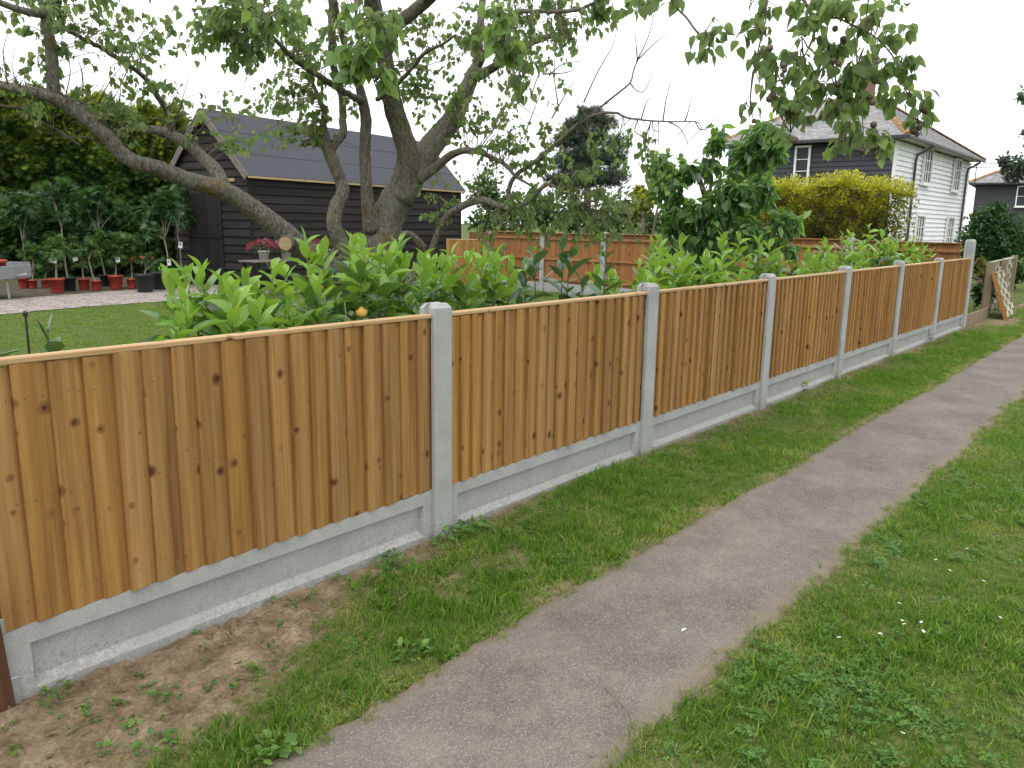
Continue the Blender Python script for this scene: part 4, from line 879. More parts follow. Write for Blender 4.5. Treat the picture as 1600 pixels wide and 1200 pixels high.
LAURELS = [ # photo x of the tip, photo y of the tip, distance behind the fence, stems, dark, words
 (48,500,.75,2,True,'dark laurel sapling with few leaves at the far left behind the fence',.12),
 (318,418,.62,7,False,'bright laurel farthest left of the thick row behind the fence',.20),
 (400,398,.72,7,False,'bushy laurel in front of the sawn limb stub',.20),
 (462,398,.62,4,False,'laurel between the sawn limb stub and the yellow roses',.15),
 (548,362,.78,5,False,'tall laurel in front of the tree trunk with yellow roses at its foot',.17),
 (612,358,.85,5,False,'tallest laurel just right of the tree trunk',.16),
 (688,378,.80,5,False,'laurel right behind the first concrete post',.18),
 (742,388,.85,5,False,'laurel in front of the narrow light brown panel',.17),
 (818,408,.62,3,True,'thin dark laurel with drooping leaves behind the second panel',.16),
 (872,372,.60,3,True,'tall thin laurel with large dark upright leaves behind the second panel',.10),
 (935,395,.66,3,True,'dark glossy laurel beside the second concrete post',.14),
 (985,398,.72,5,False,'laurel just left of the second concrete post top',.17),
 (1042,372,.80,5,False,'tall laurel just right of the second concrete post',.17),
 (1102,402,.72,5,False,'laurel in front of the cherry tree foot',.18),
 (1158,372,.9,5,False,'laurel with yellow-green tips right of the cherry tree foot',.16),
 (1196,398,.78,5,False,'laurel behind the third concrete post',.18),
 (1248,392,.80,5,False,'laurel between the third and fourth concrete posts',.2),
 (1302,376,.85,5,False,'laurel just left of the fourth concrete post',.18),
 (1340,350,.9,5,False,'tall laurel spire behind the fourth concrete post',.16),
 (1378,378,.80,5,False,'laurel between the fourth and fifth concrete posts',.2),
 (1414,372,.95,5,False,'laurel behind the fifth concrete post',.2),
 (1456,384,.85,5,False,'last laurel of the row near the tall corner post',.2)]
for a, b, yy, ns, dk, lb, spd in LAURELS:
    p = on_y(a, b, yy); far_ = np.linalg.norm(p-CAM)
    laurel((p[0], yy if far_ < 6 else yy*.85, 0), p[2]*(1.02 if far_ < 6 else 1.05), lb, ns if dk else ns+(4 if far_ < 6 else 6), spd*(1.35 if far_ < 6 else 2.0), (.16 if a < 100 else .20) if dk else (.155 if far_ < 6 else .17), .34, dk, (13 if dk else 22) if far_ < 6 else 17, .45)

# ------------------------------------------------------------------ yellow roses between the laurels
M['rose_leaf'] = mat_leaf('rose_leaf', [(.035,.085,.02), (.07,.14,.03), (.11,.18,.04)], .3, .45)
M['petal'] = mat_leaf('yellow_petal', [(.70,.46,.09), (.74,.54,.16)], .3, .5, tcol=(1,1,.8), spec=.2)
def rose_bush(loc, h, blooms, label, spread=.2, n=220):
    r = empty('rose_bush', loc, 0, label, 'rose bush')
    for s in range(5):
        a = rng.uniform(0, 6.28); pts = catmull([(0,0,-.02), (math.cos(a)*spread*.5, math.sin(a)*spread*.5, h*.5), (math.cos(a)*spread, math.sin(a)*spread, h*rng.uniform(.75,1))], 4)
        G().tube(pts, np.linspace(.007,.003,len(pts)), 5).build('stem', M['stem'], r, True)
    u = rng.normal(size=(n,3))*np.array([spread*.55, spread*.45, h*.2])+np.array([0,0,h*.68]); u[:,2] = np.clip(u[:,2], .1, h)
    o = leaf_cloud('foliage', LEAF_OVAL, u, frames(rdir(n)+np.array([0,0,.2]), rng.normal(size=n)*.8, rng.uniform(.03,.055,n)), 1+rng.uniform(size=n), M['rose_leaf'], r); o['kind'] = 'stuff'
    for bp in blooms:
        q = np.array(bp)-np.array(loc); g = G(); seg = 20; tilt = rng.normal(size=2)*.35
        for r0, zz, open_ in ((.026,-.012,1.0),(.019,-.004,.85),(.012,.004,.7)):      # nested cups of petals
            v = []; prof = [(.25,0),(.85,.010),(1.0,.024),(.98*open_+.02,.036)]
            for ri, zi in prof:
                for k in range(seg):
                    an = 2*math.pi*k/seg; rr = r0*ri*(1+.10*math.cos(5*an+r0*300)); v.append((q[0]+rr*math.cos(an), q[1]+rr*math.sin(an), q[2]+zz+zi*.8+.004*math.cos(5*an+1)*(zi > .03)+tilt[0]*rr*math.cos(an)+tilt[1]*rr*math.sin(an)))
            g.add(v, [(i*seg+k, i*seg+(k+1)%seg, (i+1)*seg+(k+1)%seg, (i+1)*seg+k) for i in range(3) for k in range(seg)])
        g.build('bloom', M['petal'], r, True)
    return r
def rb(px0, Y0, h, bl, label, **k):
    p = on_y(px0, 480, Y0); rose_bush((p[0], Y0, 0), h, [on_y(a, b, Y0-.1) for a, b in bl], label, **k)
rb(545, 1.25, 1.3, [(508,449),(556,458)], 'yellow rose bush in front of the tree trunk among the laurels', spread=.3)
rb(566, .45, 1.16, [(565,491)], 'low yellow rose just above the fence top left of the first post', spread=.12, n=90)

# ------------------------------------------------------------------ cherry tree in the garden corner
def leafy_tree(name, label, cat, base, limbs, blobs, tmpl, mat, leaf, bark, droop=.6, roll=.7, group=None, leafname='crown', bright_top=0.0, single=0):
    """limbs: (photo x, y, thickness, distance) rows; blobs: photo x, y, half width, half height, distance, leaves"""
    base = np.array(base, float); r = empty(name, tuple(base), 0, label, cat, group)
    for i, rows in enumerate(limbs):
        pts, rad = limb_mesh(rows, 4); G().tube(pts-base, rad, 8, True, .05).build('trunk' if i == 0 else 'limb', bark, r, True)
    pp, dd, hh_ = [], [], []
    for a, b, hw, hh, dp, k in blobs:
        c = P(a, b, dp); s_ = dp/FPX; u = rdir(k)*(rng.uniform(size=(k,1))**.45)
        p = c+RT*(u[:,:1]*hw*s_)+UP*(u[:,1:2]*hh*s_)+FW*(u[:,2:]*.5*(hw+hh)*s_)
        # leaves gather in tufts
        kk = max(4, k//9); cen = p[rng.integers(0, k, kk)]; own = rng.integers(0, kk, k); p = cen[own]+(p-cen[own])*.28
        pp.append(p); dd.append(nrm_rows(u@np.stack([RT, UP, FW])+rng.normal(size=(k,3))*.6+np.array([0,0,-droop]))); hh_.append(np.clip(u[:,1]*.5+.5, 0, 1))
    p = np.vstack(pp); D_ = np.vstack(dd); H_ = np.concatenate(hh_); n_ = len(p); s_ = leaf*rng.uniform(.65, 1.2, n_)
    rn = np.clip(rng.normal(.42, .22, n_)+bright_top*(H_-.5), 0, 1)
    mats_ = frames(D_, rng.normal(size=n_)*roll, s_)
    if single:
        od = np.argsort(-s_/((p-CAM)@FW)); sg, rs = od[:single], od[single:]
        me = np_mesh('leaf', tmpl[0], tmpl[1], mat, None, True)
        for i in sg:
            o = link('leaf', me, r); o.matrix_local = Matrix([[*mats_[i][q], p[i][q]-base[q]] for q in range(3)]+[[0,0,0,1]])
    else: rs = np.arange(n_)
    o = leaf_cloud(leafname, tmpl, p[rs]-base, mats_[rs], 1+rn[rs], mat, r); o['kind'] = 'stuff'
    return r
def nrm_rows(a): return a/(np.linalg.norm(a, axis=1)[:, None]+1e-9)
cb = P(1125, 470, 9.6); cb[2] = 0
leafy_tree('cherry_tree', 'dense dark green young cherry tree in the garden corner', 'tree', cb,
 [[(1122,520,26,9.6),(1122,440,22,9.6),(1118,380,18,9.6),(1105,320,13,9.5),(1090,270,8,9.4)], [(1118,390,12,9.6),(1140,340,9,9.5),(1175,280,7,9.4),(1195,220,5,9.3)], [(1112,360,9,9.6),(1070,320,7,9.6),(1040,280,5,9.6)], [(1112,350,8,9.6),(1110,290,6,9.4),(1118,230,4,9.4)]],
 [(1045,290,32,42,9.5,260),(1030,255,20,18,9.5,70),(1075,262,26,26,9.4,130),(1060,340,36,36,9.5,260),(1105,330,48,44,9.4,360),(1100,385,56,34,9.5,330),(1110,255,20,28,9.4,110),(1118,215,16,26,9.4,110),(1190,205,34,26,9.2,160),(1035,262,24,26,9.5,110),(1160,235,26,24,9.3,110),(1150,300,40,46,9.3,330),(1150,370,50,40,9.4,330),(1180,250,34,34,9.3,210),(1195,215,30,20,9.2,130),(1215,230,30,22,9.1,120),(1195,300,28,36,9.2,150),(1225,345,30,22,9,120),(1205,375,32,20,9.2,110),(1240,350,18,16,9,50),(1040,390,26,22,9.5,80),(1100,425,40,18,9.5,120),(1235,395,20,16,9.1,50)],
 LEAF_LONG, M['cherry'], .135, M['twig'], .75, .8, bright_top=.5, single=280)

# ------------------------------------------------------------------ hedges
def hedge(name, label, a, b, depth, zlo, zhi, n, tmpl, mat, leaf, core, up=.6, top=None, ragged=.12, cat='hedge', toned=.6, bulge=1.0, base=.3):
    """a..b front foot line (world xy); leaves over front, ends and top of a rounded box, with shoots"""
    a, b = np.array(a, float), np.array(b, float); Lg = np.linalg.norm(b-a); ex = (b-a)/Lg; ey = np.array([-ex[1], ex[0]])
    if ey@(a-CAM[:2]) < 0: ey = -ey
    r = empty(name, (a[0], a[1], 0), 0, label, cat)
    hgt = lambda s: zhi+(0 if top is None else np.interp(s, *top))+ragged*sn(s, s*0, 2.4, 4)+ragged*.6*sn(s, s*0, 7, 5)
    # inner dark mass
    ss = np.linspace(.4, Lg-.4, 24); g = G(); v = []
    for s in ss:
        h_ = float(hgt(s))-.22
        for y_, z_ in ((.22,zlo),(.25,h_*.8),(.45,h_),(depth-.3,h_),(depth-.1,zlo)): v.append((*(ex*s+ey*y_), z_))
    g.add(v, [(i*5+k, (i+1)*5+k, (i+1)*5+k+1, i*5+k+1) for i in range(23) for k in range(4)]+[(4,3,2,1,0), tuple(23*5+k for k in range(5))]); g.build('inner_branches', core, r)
    s = rng.uniform(-.05, Lg+.05, n); u = rng.uniform(size=n); H = hgt(s); kindf = rng.uniform(size=n); face = kindf < .70; endf = kindf > .93; s = np.where(endf, np.where(rng.uniform(size=n) < .5, .08, Lg-.08)+rng.normal(size=n)*.13, s)
    bul = bulge*(.22*sn(s, u*H, 2.1, 6)+.12*sn(s, u*H, 5.5, 7))
    y = np.where(face, .12-bul-.12*np.sqrt(rng.uniform(size=n))+.3*np.clip(u-.8,0,1)**1, rng.uniform(0, depth, n)); z = np.where(face | endf, zlo+(H-zlo)*u, H-.12+.30*rng.uniform(size=n)**3); y = np.where(endf, rng.uniform(0, depth, n), y)
    y = y+np.abs(rng.normal(size=n))*.07
    pos_ = ex[None]*s[:,None]+ey[None]*y[:,None]; pos_ = np.concatenate([pos_, z[:,None]], 1)
    out = np.where(face[:,None], -ey[None], 0*ey[None]); D_ = np.concatenate([out+rng.normal(size=(n,2))*.55, (up+rng.normal(size=n)*.45)[:,None]], 1)
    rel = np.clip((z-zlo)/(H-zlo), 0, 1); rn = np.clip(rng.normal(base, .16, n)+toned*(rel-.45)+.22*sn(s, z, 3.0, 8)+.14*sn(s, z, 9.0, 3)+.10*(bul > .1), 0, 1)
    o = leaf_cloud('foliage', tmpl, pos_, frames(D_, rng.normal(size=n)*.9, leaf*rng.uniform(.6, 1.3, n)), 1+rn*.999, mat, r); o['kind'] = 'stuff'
    return r
ha = P(-260, 420, 18.9)[:2]; hb = P(292, 420, 21.9)[:2]
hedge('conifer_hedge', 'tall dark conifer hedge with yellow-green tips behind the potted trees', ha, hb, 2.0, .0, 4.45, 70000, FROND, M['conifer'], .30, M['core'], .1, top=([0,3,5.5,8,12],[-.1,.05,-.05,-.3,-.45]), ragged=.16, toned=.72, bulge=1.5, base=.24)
ga = np.array([15.2, 2.2]); gb = np.array([15.5, 6.4])
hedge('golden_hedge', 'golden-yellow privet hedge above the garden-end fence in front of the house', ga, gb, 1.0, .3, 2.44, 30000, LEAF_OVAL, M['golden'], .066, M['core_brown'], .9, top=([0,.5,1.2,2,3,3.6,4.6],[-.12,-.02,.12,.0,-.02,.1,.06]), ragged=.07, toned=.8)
for k, (a, b, hgt_) in enumerate(((1345,283,.5),(1360,290,.3),(1275,288,.3))):
    pass
# shrubs and trees beyond the fences
def blob_bush(name, label, base_px, blobs, leaf, mat, tmpl=LEAF_OVAL, dist=20, cat='shrub', droop=-.1, trunk=None, bark='twig', bt=.5):
    bpt = P(base_px, 420, dist); bpt[2] = 0
    tr = trunk or [[(base_px, 470, 14, dist), (base_px, blobs[0][1]+10, 8, dist)], [(base_px, 440, 8, dist), (base_px-25, blobs[0][1], 4, dist)], [(base_px, 440, 8, dist), (base_px+25, blobs[0][1], 4, dist)]]
    return leafy_tree(name, label, cat, bpt, tr, [(a, b, c, d_, dist, k) for a, b, c, d_, k in blobs], tmpl, M[mat], leaf, M[bark], droop, .9, bright_top=bt)
blob_bush('garden_shrub', 'large dark green rounded shrub behind the old woven fence', 1550, [(1548,385,52,52,2600),(1545,350,38,34,1300),(1580,380,40,50,1500),(1515,390,26,40,800),(1558,330,22,18,300),(1575,430,40,30,800)], .11, 'bush', dist=21)
blob_bush('reddish_shrub', 'small reddish green shrub beside the tall corner post', 1537, [(1537,430,14,26,260),(1532,415,8,16,90),(1548,455,12,18,120)], .075, 'photinia', dist=15.2)
blob_bush('leafy_shrub', 'low dark leafy plant in a tub behind the tall corner post', 1530, [(1530,465,14,16,160),(1524,455,9,12,70)], .09, 'bush', dist=14.6)
blob_bush('right_edge_tree', 'dark tree reaching in at the right edge above the far house', 1640, [(1590,262,30,26,500),(1622,235,20,50,400),(1597,155,9,22,60),(1600,205,10,14,60),(1668,200,60,90,1300),(1570,250,14,12,90)], .2, 'pine', dist=30, cat='tree', trunk=[[(1650,430,40,30),(1648,300,30,30),(1640,150,18,30)],[(1648,310,16,30),(1615,265,10,30),(1580,255,5,30)]], tmpl=LEAF_OVAL)
blob_bush('pine_tree', 'dark pine tree standing far behind the garden', 918, [(922,182,24,22,420),(945,192,22,18,300),(898,198,24,18,340),(918,215,44,22,800),(880,222,20,14,220),(962,222,20,16,240),(925,245,54,20,900),(885,255,34,18,460),(965,250,22,16,260),(915,278,60,22,900),(960,280,30,18,340),(868,282,20,14,180)], .36, 'pine', NEEDLES, 44, 'tree', -.3, [[(918,420,18,44),(918,300,13,44),(918,170,5,44)],[(918,250,6,44),(890,225,4,44)],[(918,270,6,44),(955,240,4,44)]], 'twig', .3)
blob_bush('far_ash_tree', 'pale green tree behind the reddish fence right of the shed', 800, [(760,300,36,46,700),(800,330,50,40,1000),(850,330,46,36,900),(760,345,34,22,500),(900,345,50,26,800)], .26, 'back_tree', dist=38, cat='tree', bt=.3)
blob_bush('far_garden_tree', 'light green tree behind the garden-end fence left of the cherry', 985, [(985,330,44,40,900),(950,345,40,26,600),(1010,310,22,24,300),(1020,350,36,24,500)], .20, 'back_tree', dist=30, cat='tree', bt=.3)
blob_bush('yellow_shrub', 'small yellow-leaved shrub glimpsed left of the cherry tree', 1004, [(1004,318,20,26,420),(1000,300,12,12,120)], .11, 'golden', dist=19, bt=.8)
# ------------------------------------------------------------------ potted trees in front of the conifer hedge
M['red_pot'] = mat_plain('red_plastic_pot', (.36,.045,.03), .5, .18, 9, .03)
M['black_pot'] = mat_plain('black_plastic_pot', (.016,.017,.019), .5, .25, 9, .03)
M['compost'] = mat_plain('compost', (.03,.022,.016), .95, .4, 60, .5)
M['tag'] = mat_plain('white_plant_tag', (.72,.73,.74), .5, .08, 40, 0)
M['tag_print'] = mat_plain('printed_tag_picture', (.33,.27,.22), .5, .6, 60, 0)
M['fig_bark'] = mat_plain('pale_young_bark', (.20,.17,.13), .85, .3, 18, .2)
def potted(px0, py0, col, wpx, trunk, crown, label, tagp=None, leaf=.13, mat='fig', n=130, tmpl=LEAF_FIG, red_flowers=False):
    n = int(n*2.1); leaf = leaf*1.15
    g0 = on_ground(px0, py0); g0[2] = 0.02; dep = (g0-CAM)@FW; s_ = dep/FPX; w = wpx*s_/2; h = w*2.05
    r = empty('potted_tree', tuple(g0), rng.uniform(0, 6), label, 'potted tree', 'potted trees along the conifer hedge')
    r.rotation_euler = (0,0,0)
    G().lathe([(w*.76,0),(w*.80,.02),(w*.97,h*.86),(w*1.04,h*.865),(w*1.06,h),(w*.97,h),(w*.95,h*.9),(w*.9,h*.88)], 20).build('pot', M[col], r, True)
    G().lathe([(w*.94,h*.86),(w*.6,h*.91),(.01,h*.92)], 16).build('compost', M['compost'], r)
    pts = [np.array([0,0,h*.8])]+[P(a, b, dep)-g0 for a, b in trunk]
    if len(pts) == 1: pts.append(np.array([0,0,h*1.6]))
    c = catmull(pts, 5); G().tube(c, np.linspace(.022, .011, len(c)), 7, True, .06).build('trunk', M['fig_bark'], r, True)
    a, b, hw, hh = crown; cc = P(a, b, dep)-g0; tip = c[-1]
    u = rdir(n)*(rng.uniform(size=(n,1))**.4); kc = 9; sc_ = rdir(kc)*rng.uniform(.45, 1.15, (kc,1)); u = sc_[rng.integers(0, kc, n)]*.8+u*.42; p = cc+RT*u[:,:1]*hw*s_*1.2+UP*u[:,1:2]*hh*s_*1.05+FW*u[:,2:]*.6*(hw+hh)*s_*.6
    for k in range(6):
        e_ = p[int(rng.integers(n))]; q = catmull([tip, (tip+e_)/2+np.array([0,0,.05]), e_], 3); G().tube(q, np.linspace(.011,.004,len(q)), 5).build('branch', M['fig_bark'], r, True)
    D_ = u@np.stack([RT, UP, FW])+rng.normal(size=(n,3))*.5+np.array([0,0,-.25])
    o = leaf_cloud('crown', tmpl, p, frames(D_, rng.normal(size=n)*.5, leaf*rng.uniform(.6,1.2,n)), 1+rng.uniform(size=n), M[mat], r); o['kind'] = 'stuff'
    if tagp:
        q = P(tagp[0], tagp[1], dep-.12)-g0; tw, th = tagp[2]*s_*.4, tagp[3]*s_*.42; ang = math.atan2(RT[1], RT[0])
        o = G().box((-tw,-.004,-th),(tw,0,th)).build('tag', M['tag'], r, loc=tuple(q)); o.rotation_euler = (0, rng.normal()*.15, ang)
        G().box((-tw*.75,-.007,-th*.1),(tw*.6,-.0045,th*.75)).build('tag_picture', M['tag_print'], o)
    if red_flowers:
        M.setdefault('redfl', mat_leaf('red_flower', [(.30,.015,.02),(.42,.03,.03)], .2, .5))
        for k in range(5):
            q = cc+rng.normal(size=3)*np.array([.25,.15,.1]); leaf_cloud('flower', LEAF_OVAL, np.tile(q, (8,1)), frames(rdir(8)+np.array([0,0,.5]), np.zeros(8), np.full(8,.07)), 1+rng.uniform(size=8), M['redfl'], r)
    return r
potted(90,459,'red_pot',22,[(88,425),(87,410)],(90,385,15,24),'potted fig in a red pot nearest the gravel, with a white tag','' or (84,407,12,9),.11,'fig2',110)
potted(109,456,'black_pot',21,[(104,425),(100,395),(96,356)],(86,315,28,34),'tall potted fig in a black pot behind the nearest red pot',(98,398,5,11),.16,'fig',170)
potted(132,454,'red_pot',17,[(130,430),(129,418)],(128,392,20,22),'leafy potted fig in a red pot, second red one from the left',(118,405,9,6),.12,'fig2',120)
potted(151,455,'red_pot',15,[(145,430),(139,408)],(148,390,16,24),'potted fig with a crooked thin stem in the smallest red pot',None,.11,'fig2',90)
potted(166,448,'black_pot',17,[(162,420),(157,395),(154,362)],(158,322,34,32),'tall potted fig in a black pot with a picture tag on its stem',(157,394,8,11),.16,'fig',170)
potted(182,453,'red_pot',21,[(181,425),(180,408)],(182,384,24,24),'bushy potted fig in the wide red pot',(184,406,8,9),.13,'fig2',150)
potted(207,452,'red_pot',15,[(206,430),(205,412)],(204,388,16,22),'potted fig in the red pot farthest right',None,.12,'fig2',90)
potted(227,458,'black_pot',28,[(228,420)],(236,410,16,12),'low plant with red flowers in a large black tub',None,.09,'fig',60, red_flowers=True)
potted(250,454,'black_pot',27,[(262,415),(261,395),(257,375)],(246,332,32,36),'broad potted fig in a black tub beside the green bucket',(264,410,7,11),.16,'fig',190)
potted(290,445,'black_pot',20,[(284,420),(281,385),(277,365)],(283,325,18,34),'slim potted tree with a forked pale stem in front of the shed',(282,383,8,11),.12,'fig',90)
potted(38,452,'red_pot',16,[(40,420),(36,380)],(42,322,34,36),'tall dark potted fig at the left behind the trailer',None,.16,'fig',180)
potted(52,452,'red_pot',13,[(52,425)],(52,402,18,18),'small bushy fig in a red pot right of the trailer',None,.11,'fig2',90)
potted(72,451,'red_pot',13,[(72,425)],(72,398,16,20),'small bushy fig in a red pot just left of the nearest pot',None,.11,'fig2',90)
g = G(); A_ = catmull([(-12,12.5),(-3,13.3),(2.4,14.15),(4.2,14.45),(6.5,15.15)], 8); B2 = catmull([(-12,16.5),(-3,17.0),(2.4,18.0),(4.2,18.6),(6.5,19.5)], 8); n_ = len(A_)
A_ = A_+np.stack([0*A_[:,0], .08*sn(A_[:,0], A_[:,1], 6, 4)], -1)
g.add([(p[0], p[1], .016) for p in A_]+[(p[0], p[1], .018) for p in B2], [(i, i+1, n_+i+1, n_+i) for i in range(n_-1)])
M['bed'] = mat_plain('dark_bed_earth', (.075,.06,.035), .95, .5, 7, .6); tag(g.build('planting_bed', M['bed']), 'strip of dark earth under the potted trees', kind='structure')  # dark brown mottled earth over the whole strip
# lime green bucket
gp = on_ground(270, 451)
b_ = empty('green_bucket', (gp[0], gp[1], .02), .4, 'bright lime green plastic bucket standing by the shed doors', 'bucket')
M['lime'] = mat_plain('lime_green_plastic', (.16,.45,.02), .45, .1, 6, .02)
G().lathe([(.15,0),(.16,.01),(.25,.40),(.275,.40),(.275,.415),(.245,.415),(.235,.38),(.15,.02),(.001,.02)], 24).build('tub', M['lime'], b_, True)
for s in (-1,1): G().tube(catmull([(.10*1,s*.25,.41),(.05,s*.28,.46),(-.05,s*.28,.46),(-.10,s*.25,.41)], 4), [.014]*13, 6).build('handle', M['lime'], b_, True)
# garden trailer with another potted fig at the left edge
M['ply'] = mat_plain('pale_grey_trailer_panel', (.24,.25,.25), .6, .12, 6, .05)
tp = on_ground(-48, 472); ang = math.atan2(RT[1], RT[0])
tr = empty('garden_trailer', (tp[0], tp[1], .02), ang, 'pale grey flat garden trailer at the far left carrying a red pot', 'trailer')
G().cbox((-1.6,-.02,.36),(.56,1.0,.40),.008).build('deck', M['steel'], tr); G().cbox((-1.6,-.05,.40),(.56,-.02,.66),.008).build('side_board', M['ply'], tr)
G().cbox((.56,-.05,.38),(.59,1.0,.62),.008).build('tail_board', M['ply'], tr); G().cbox((-1.6,1.0,.40),(.56,1.03,.66),.008).build('side_board', M['ply'], tr); G().cbox((-1.62,-.06,.66),(.60,-.01,.685),.004).build('rim', M['h_white2'], tr)
for x in (-1.1,): 
    for y in (.0,.9):
        wv_ = G().lathe([(.001,-.06),(.14,-.06),(.2,-.05),(.21,0),(.2,.05),(.14,.06),(.001,.06)], 20).build('wheel', M['black_pot'], tr, True, (x,y,.19)); wv_.rotation_euler = (math.pi/2,0,0)
G().tube([(.4,.5,.38),(.42,.5,.0)], [.025,.02], 6).build('prop', M['steel'], tr); G().tube([(.59,.5,.42),(.8,.5,.46)], [.025]*2, 6).build('drawbar', M['steel'], tr)
tg = np.array([tp[0], tp[1], 0])+np.array([RT[0], RT[1], 0])*(.30)+np.array([-RT[1], RT[0], 0])*.35; w = .2
pt_ = empty('potted_tree', (tg[0], tg[1], .40), 0, 'potted fig with a leaning pale stem in a red pot on the trailer', 'potted tree', 'potted trees along the conifer hedge')
G().lathe([(w*.76,0),(w*.97,.30),(w*1.06,.30),(w*1.06,.35),(w*.95,.35),(w*.9,.3)], 20).build('pot', M['red_pot'], pt_, True); G().lathe([(w*.9,.29),(.01,.31)], 12, cap=False).build('compost', M['compost'], pt_)
c = catmull([(.0,0,.28),(-.05,.03,.6),(-.12,.06,1.0),(-.16,.08,1.25)], 4); G().tube(c, np.linspace(.03,.018,len(c)), 7).build('trunk', M['fig_bark'], pt_, True)
n = 150; u = rdir(n)*(rng.uniform(size=(n,1))**.4)*np.array([.45,.4,.45])+np.array([-.1,.05,1.45])
o = leaf_cloud('crown', LEAF_FIG, u, frames(rdir(n)+np.array([0,0,-.2]), rng.normal(size=n)*.5, .15*rng.uniform(.6,1.2,n)), 1+rng.uniform(size=n), M['fig'], pt_); o['kind'] = 'stuff'
# thin dark stake in the lawn
sp_ = on_y(42, 520, 2.2); st = on_y(39, 486, 2.2)
o = G().tube([(0,0,-.02),(.0,0,st[2]*.6),(st[0]-sp_[0],0,st[2]-.02)], [.007,.007,.006], 6).lathe([(.012,0),(.014,.02),(.008,.03)], 8, (st[0]-sp_[0],0,st[2]-.03)).build('garden_stake', M['black_pot'], loc=(sp_[0], 2.2, 0)); tag(o, 'thin dark stake standing in the lawn above the nearest panel', 'stake')
# flower bench against the shed wall
fb = P(462, 420, 17.0); fb[2] = 0; bench = empty('plant_bench', tuple(fb), SA, 'low dark bench for flower pots against the shed wall', 'bench')
for k in range(4): G().cbox((-1.3,-.25+.125*k,.70),(1.5,-.135+.125*k,.735),.004).build('slat', M['grey_trim'], bench)
for x in (-1.2,1.35):
    for y in (-.22,.2): G().cbox((x,y,0),(x+.06,y+.05,.70),.003).build('leg', M['shed_v'], bench)
M['pink'] = mat_leaf('dark_pink_flower', [(.12,.02,.04),(.24,.035,.075),(.36,.08,.12)], .2, .5)
M['white_pot'] = mat_plain('white_plastic_pot', (.62,.62,.6), .5, .08, 8, 0)
WD = ['leftmost','second from left','second from right','rightmost']
for k, x in enumerate((-.85,-.25,.45,1.05)):
    c, s = math.cos(SA), math.sin(SA); pl = empty('flower_pot', (fb[0]+c*x, fb[1]+s*x, .735), 0, f'{WD[k]} pot of dark pink flowers on the plant bench', 'flower pot', 'pots of pink flowers on the bench')
    G().lathe([(.08,0),(.11,.16),(.12,.16),(.12,.19),(.10,.19),(.09,.15)], 14).build('pot', M['white_pot'], pl, True)
    n = 220; u = rdir(n)*np.array([.38,.24,.2])*rng.uniform(.7,1,(n,1)); u[:,2] = np.abs(u[:,2])+.22
    leaf_cloud('flowers', LEAF_OVAL, u, frames(u-np.array([0,0,.2])+rng.normal(size=(n,3))*.15, rng.normal(size=n), np.full(n,.06)), 1+rng.uniform(size=n), M['pink'], pl)['kind'] = 'stuff'
    n = 160; u = rdir(n)*(rng.uniform(size=(n,1))**.4)*np.array([.26,.2,.14])+np.array([0,0,.24])
    leaf_cloud('leaves', LEAF_OVAL, u, frames(rdir(n), rng.normal(size=n), np.full(n,.06)), 1+rng.uniform(size=n), M['bush'], pl)['kind'] = 'stuff'

# ------------------------------------------------------------------ old woven fence beyond the corner post
def woven_panel(loc, rz, w, h, tilt=0.0, rows=9, name='panel', label=None, cat=None):
    r = empty(name, loc, rz, label, cat); r.rotation_euler = (tilt, 0, rz); rh = h/rows; nb = 4
    for j in range(rows):
        g = G(); xs_ = np.linspace(0, w, 25); yy = .016*np.cos(xs_/w*nb*math.pi+(math.pi if j % 2 else 0)); v = []
        for x, y in zip(xs_, yy): v += [(x,y-.003,0),(x,y-.003,rh*1.06),(x,y+.003,rh*1.06),(x,y+.003,0)]
        f = [(i*4+k, (i+1)*4+k, (i+1)*4+(k+1)%4, i*4+(k+1)%4) for i in range(24) for k in range(4)]+[(0,1,2,3),(99,98,97,96)]
        o = g.add(v, f).build('slat', M['old_slat'], r, loc=(0, rng.normal()*.001, j*rh)); o.rotation_euler = (0, rng.normal()*.004, 0)
    for k in range(nb+1):
        x = w*k/nb; G().box((x-.012,-.014,-.01),(x+.012,.014,h+.01)).build('batten', M['old_timber'], r) if 0 < k < nb else G().cbox((x-.02,-.03,-.02),(x+.02,.03,h+.03),.003).build('stile', M['old_timber'], r)
    G().cbox((-.03,-.03,h+.01),(w+.03,.03,h+.035),.003).build('top_rail', M['old_slat'], r)
    return r
of = empty('old_woven_fence', (13.75,.12,0), 0, 'old weathered woven fence beyond the tall corner post at the right edge', 'fence')
for x, y, h, ry, w_ in ((13.75,.12,1.0,-.02,.14),(15.55,.22,1.0,.015,.12),(17.5,.34,1.03,0,.12)):
    o = G().cbox((-w_/2,-w_/2,-.08),(w_/2,w_/2,h),.01).build('post', M['old_timber'], loc=(x,y,0)); o.rotation_euler = (.01, ry, .1); under(o, of)
under(G().cbox((0,0,0),(2.0,.035,.20),.004).build('edging_board', M['old_timber'], loc=(11.68,.04,0)), of)
under(woven_panel((13.85,.15,.06), .06, 1.6, .90), of); under(woven_panel((15.65,.25,.06), .06, 1.8, .90), of)
wl_ = woven_panel((13.62,-.24,.03), .05, 1.25, .80, -.34, 8, 'woven_hurdle', 'loose old woven panel with a brown edge leaning against the old fence', 'hurdle')
G().cbox((-.05,-.035,-.02),(-.021,.035,.84),.003).build('edge_strip', M['board'], wl_)
tb = G().lathe([(.2,0),(.26,.30),(.28,.30),(.28,.33),(.25,.33),(.24,.28)], 20).lathe([(.25,.27),(.01,.29)], 14, cap=False).build('black_tub', M['black_pot'], None, True, (12.75,.62,0)); tag(tb, 'black plastic tub behind the low edging board', 'tub')

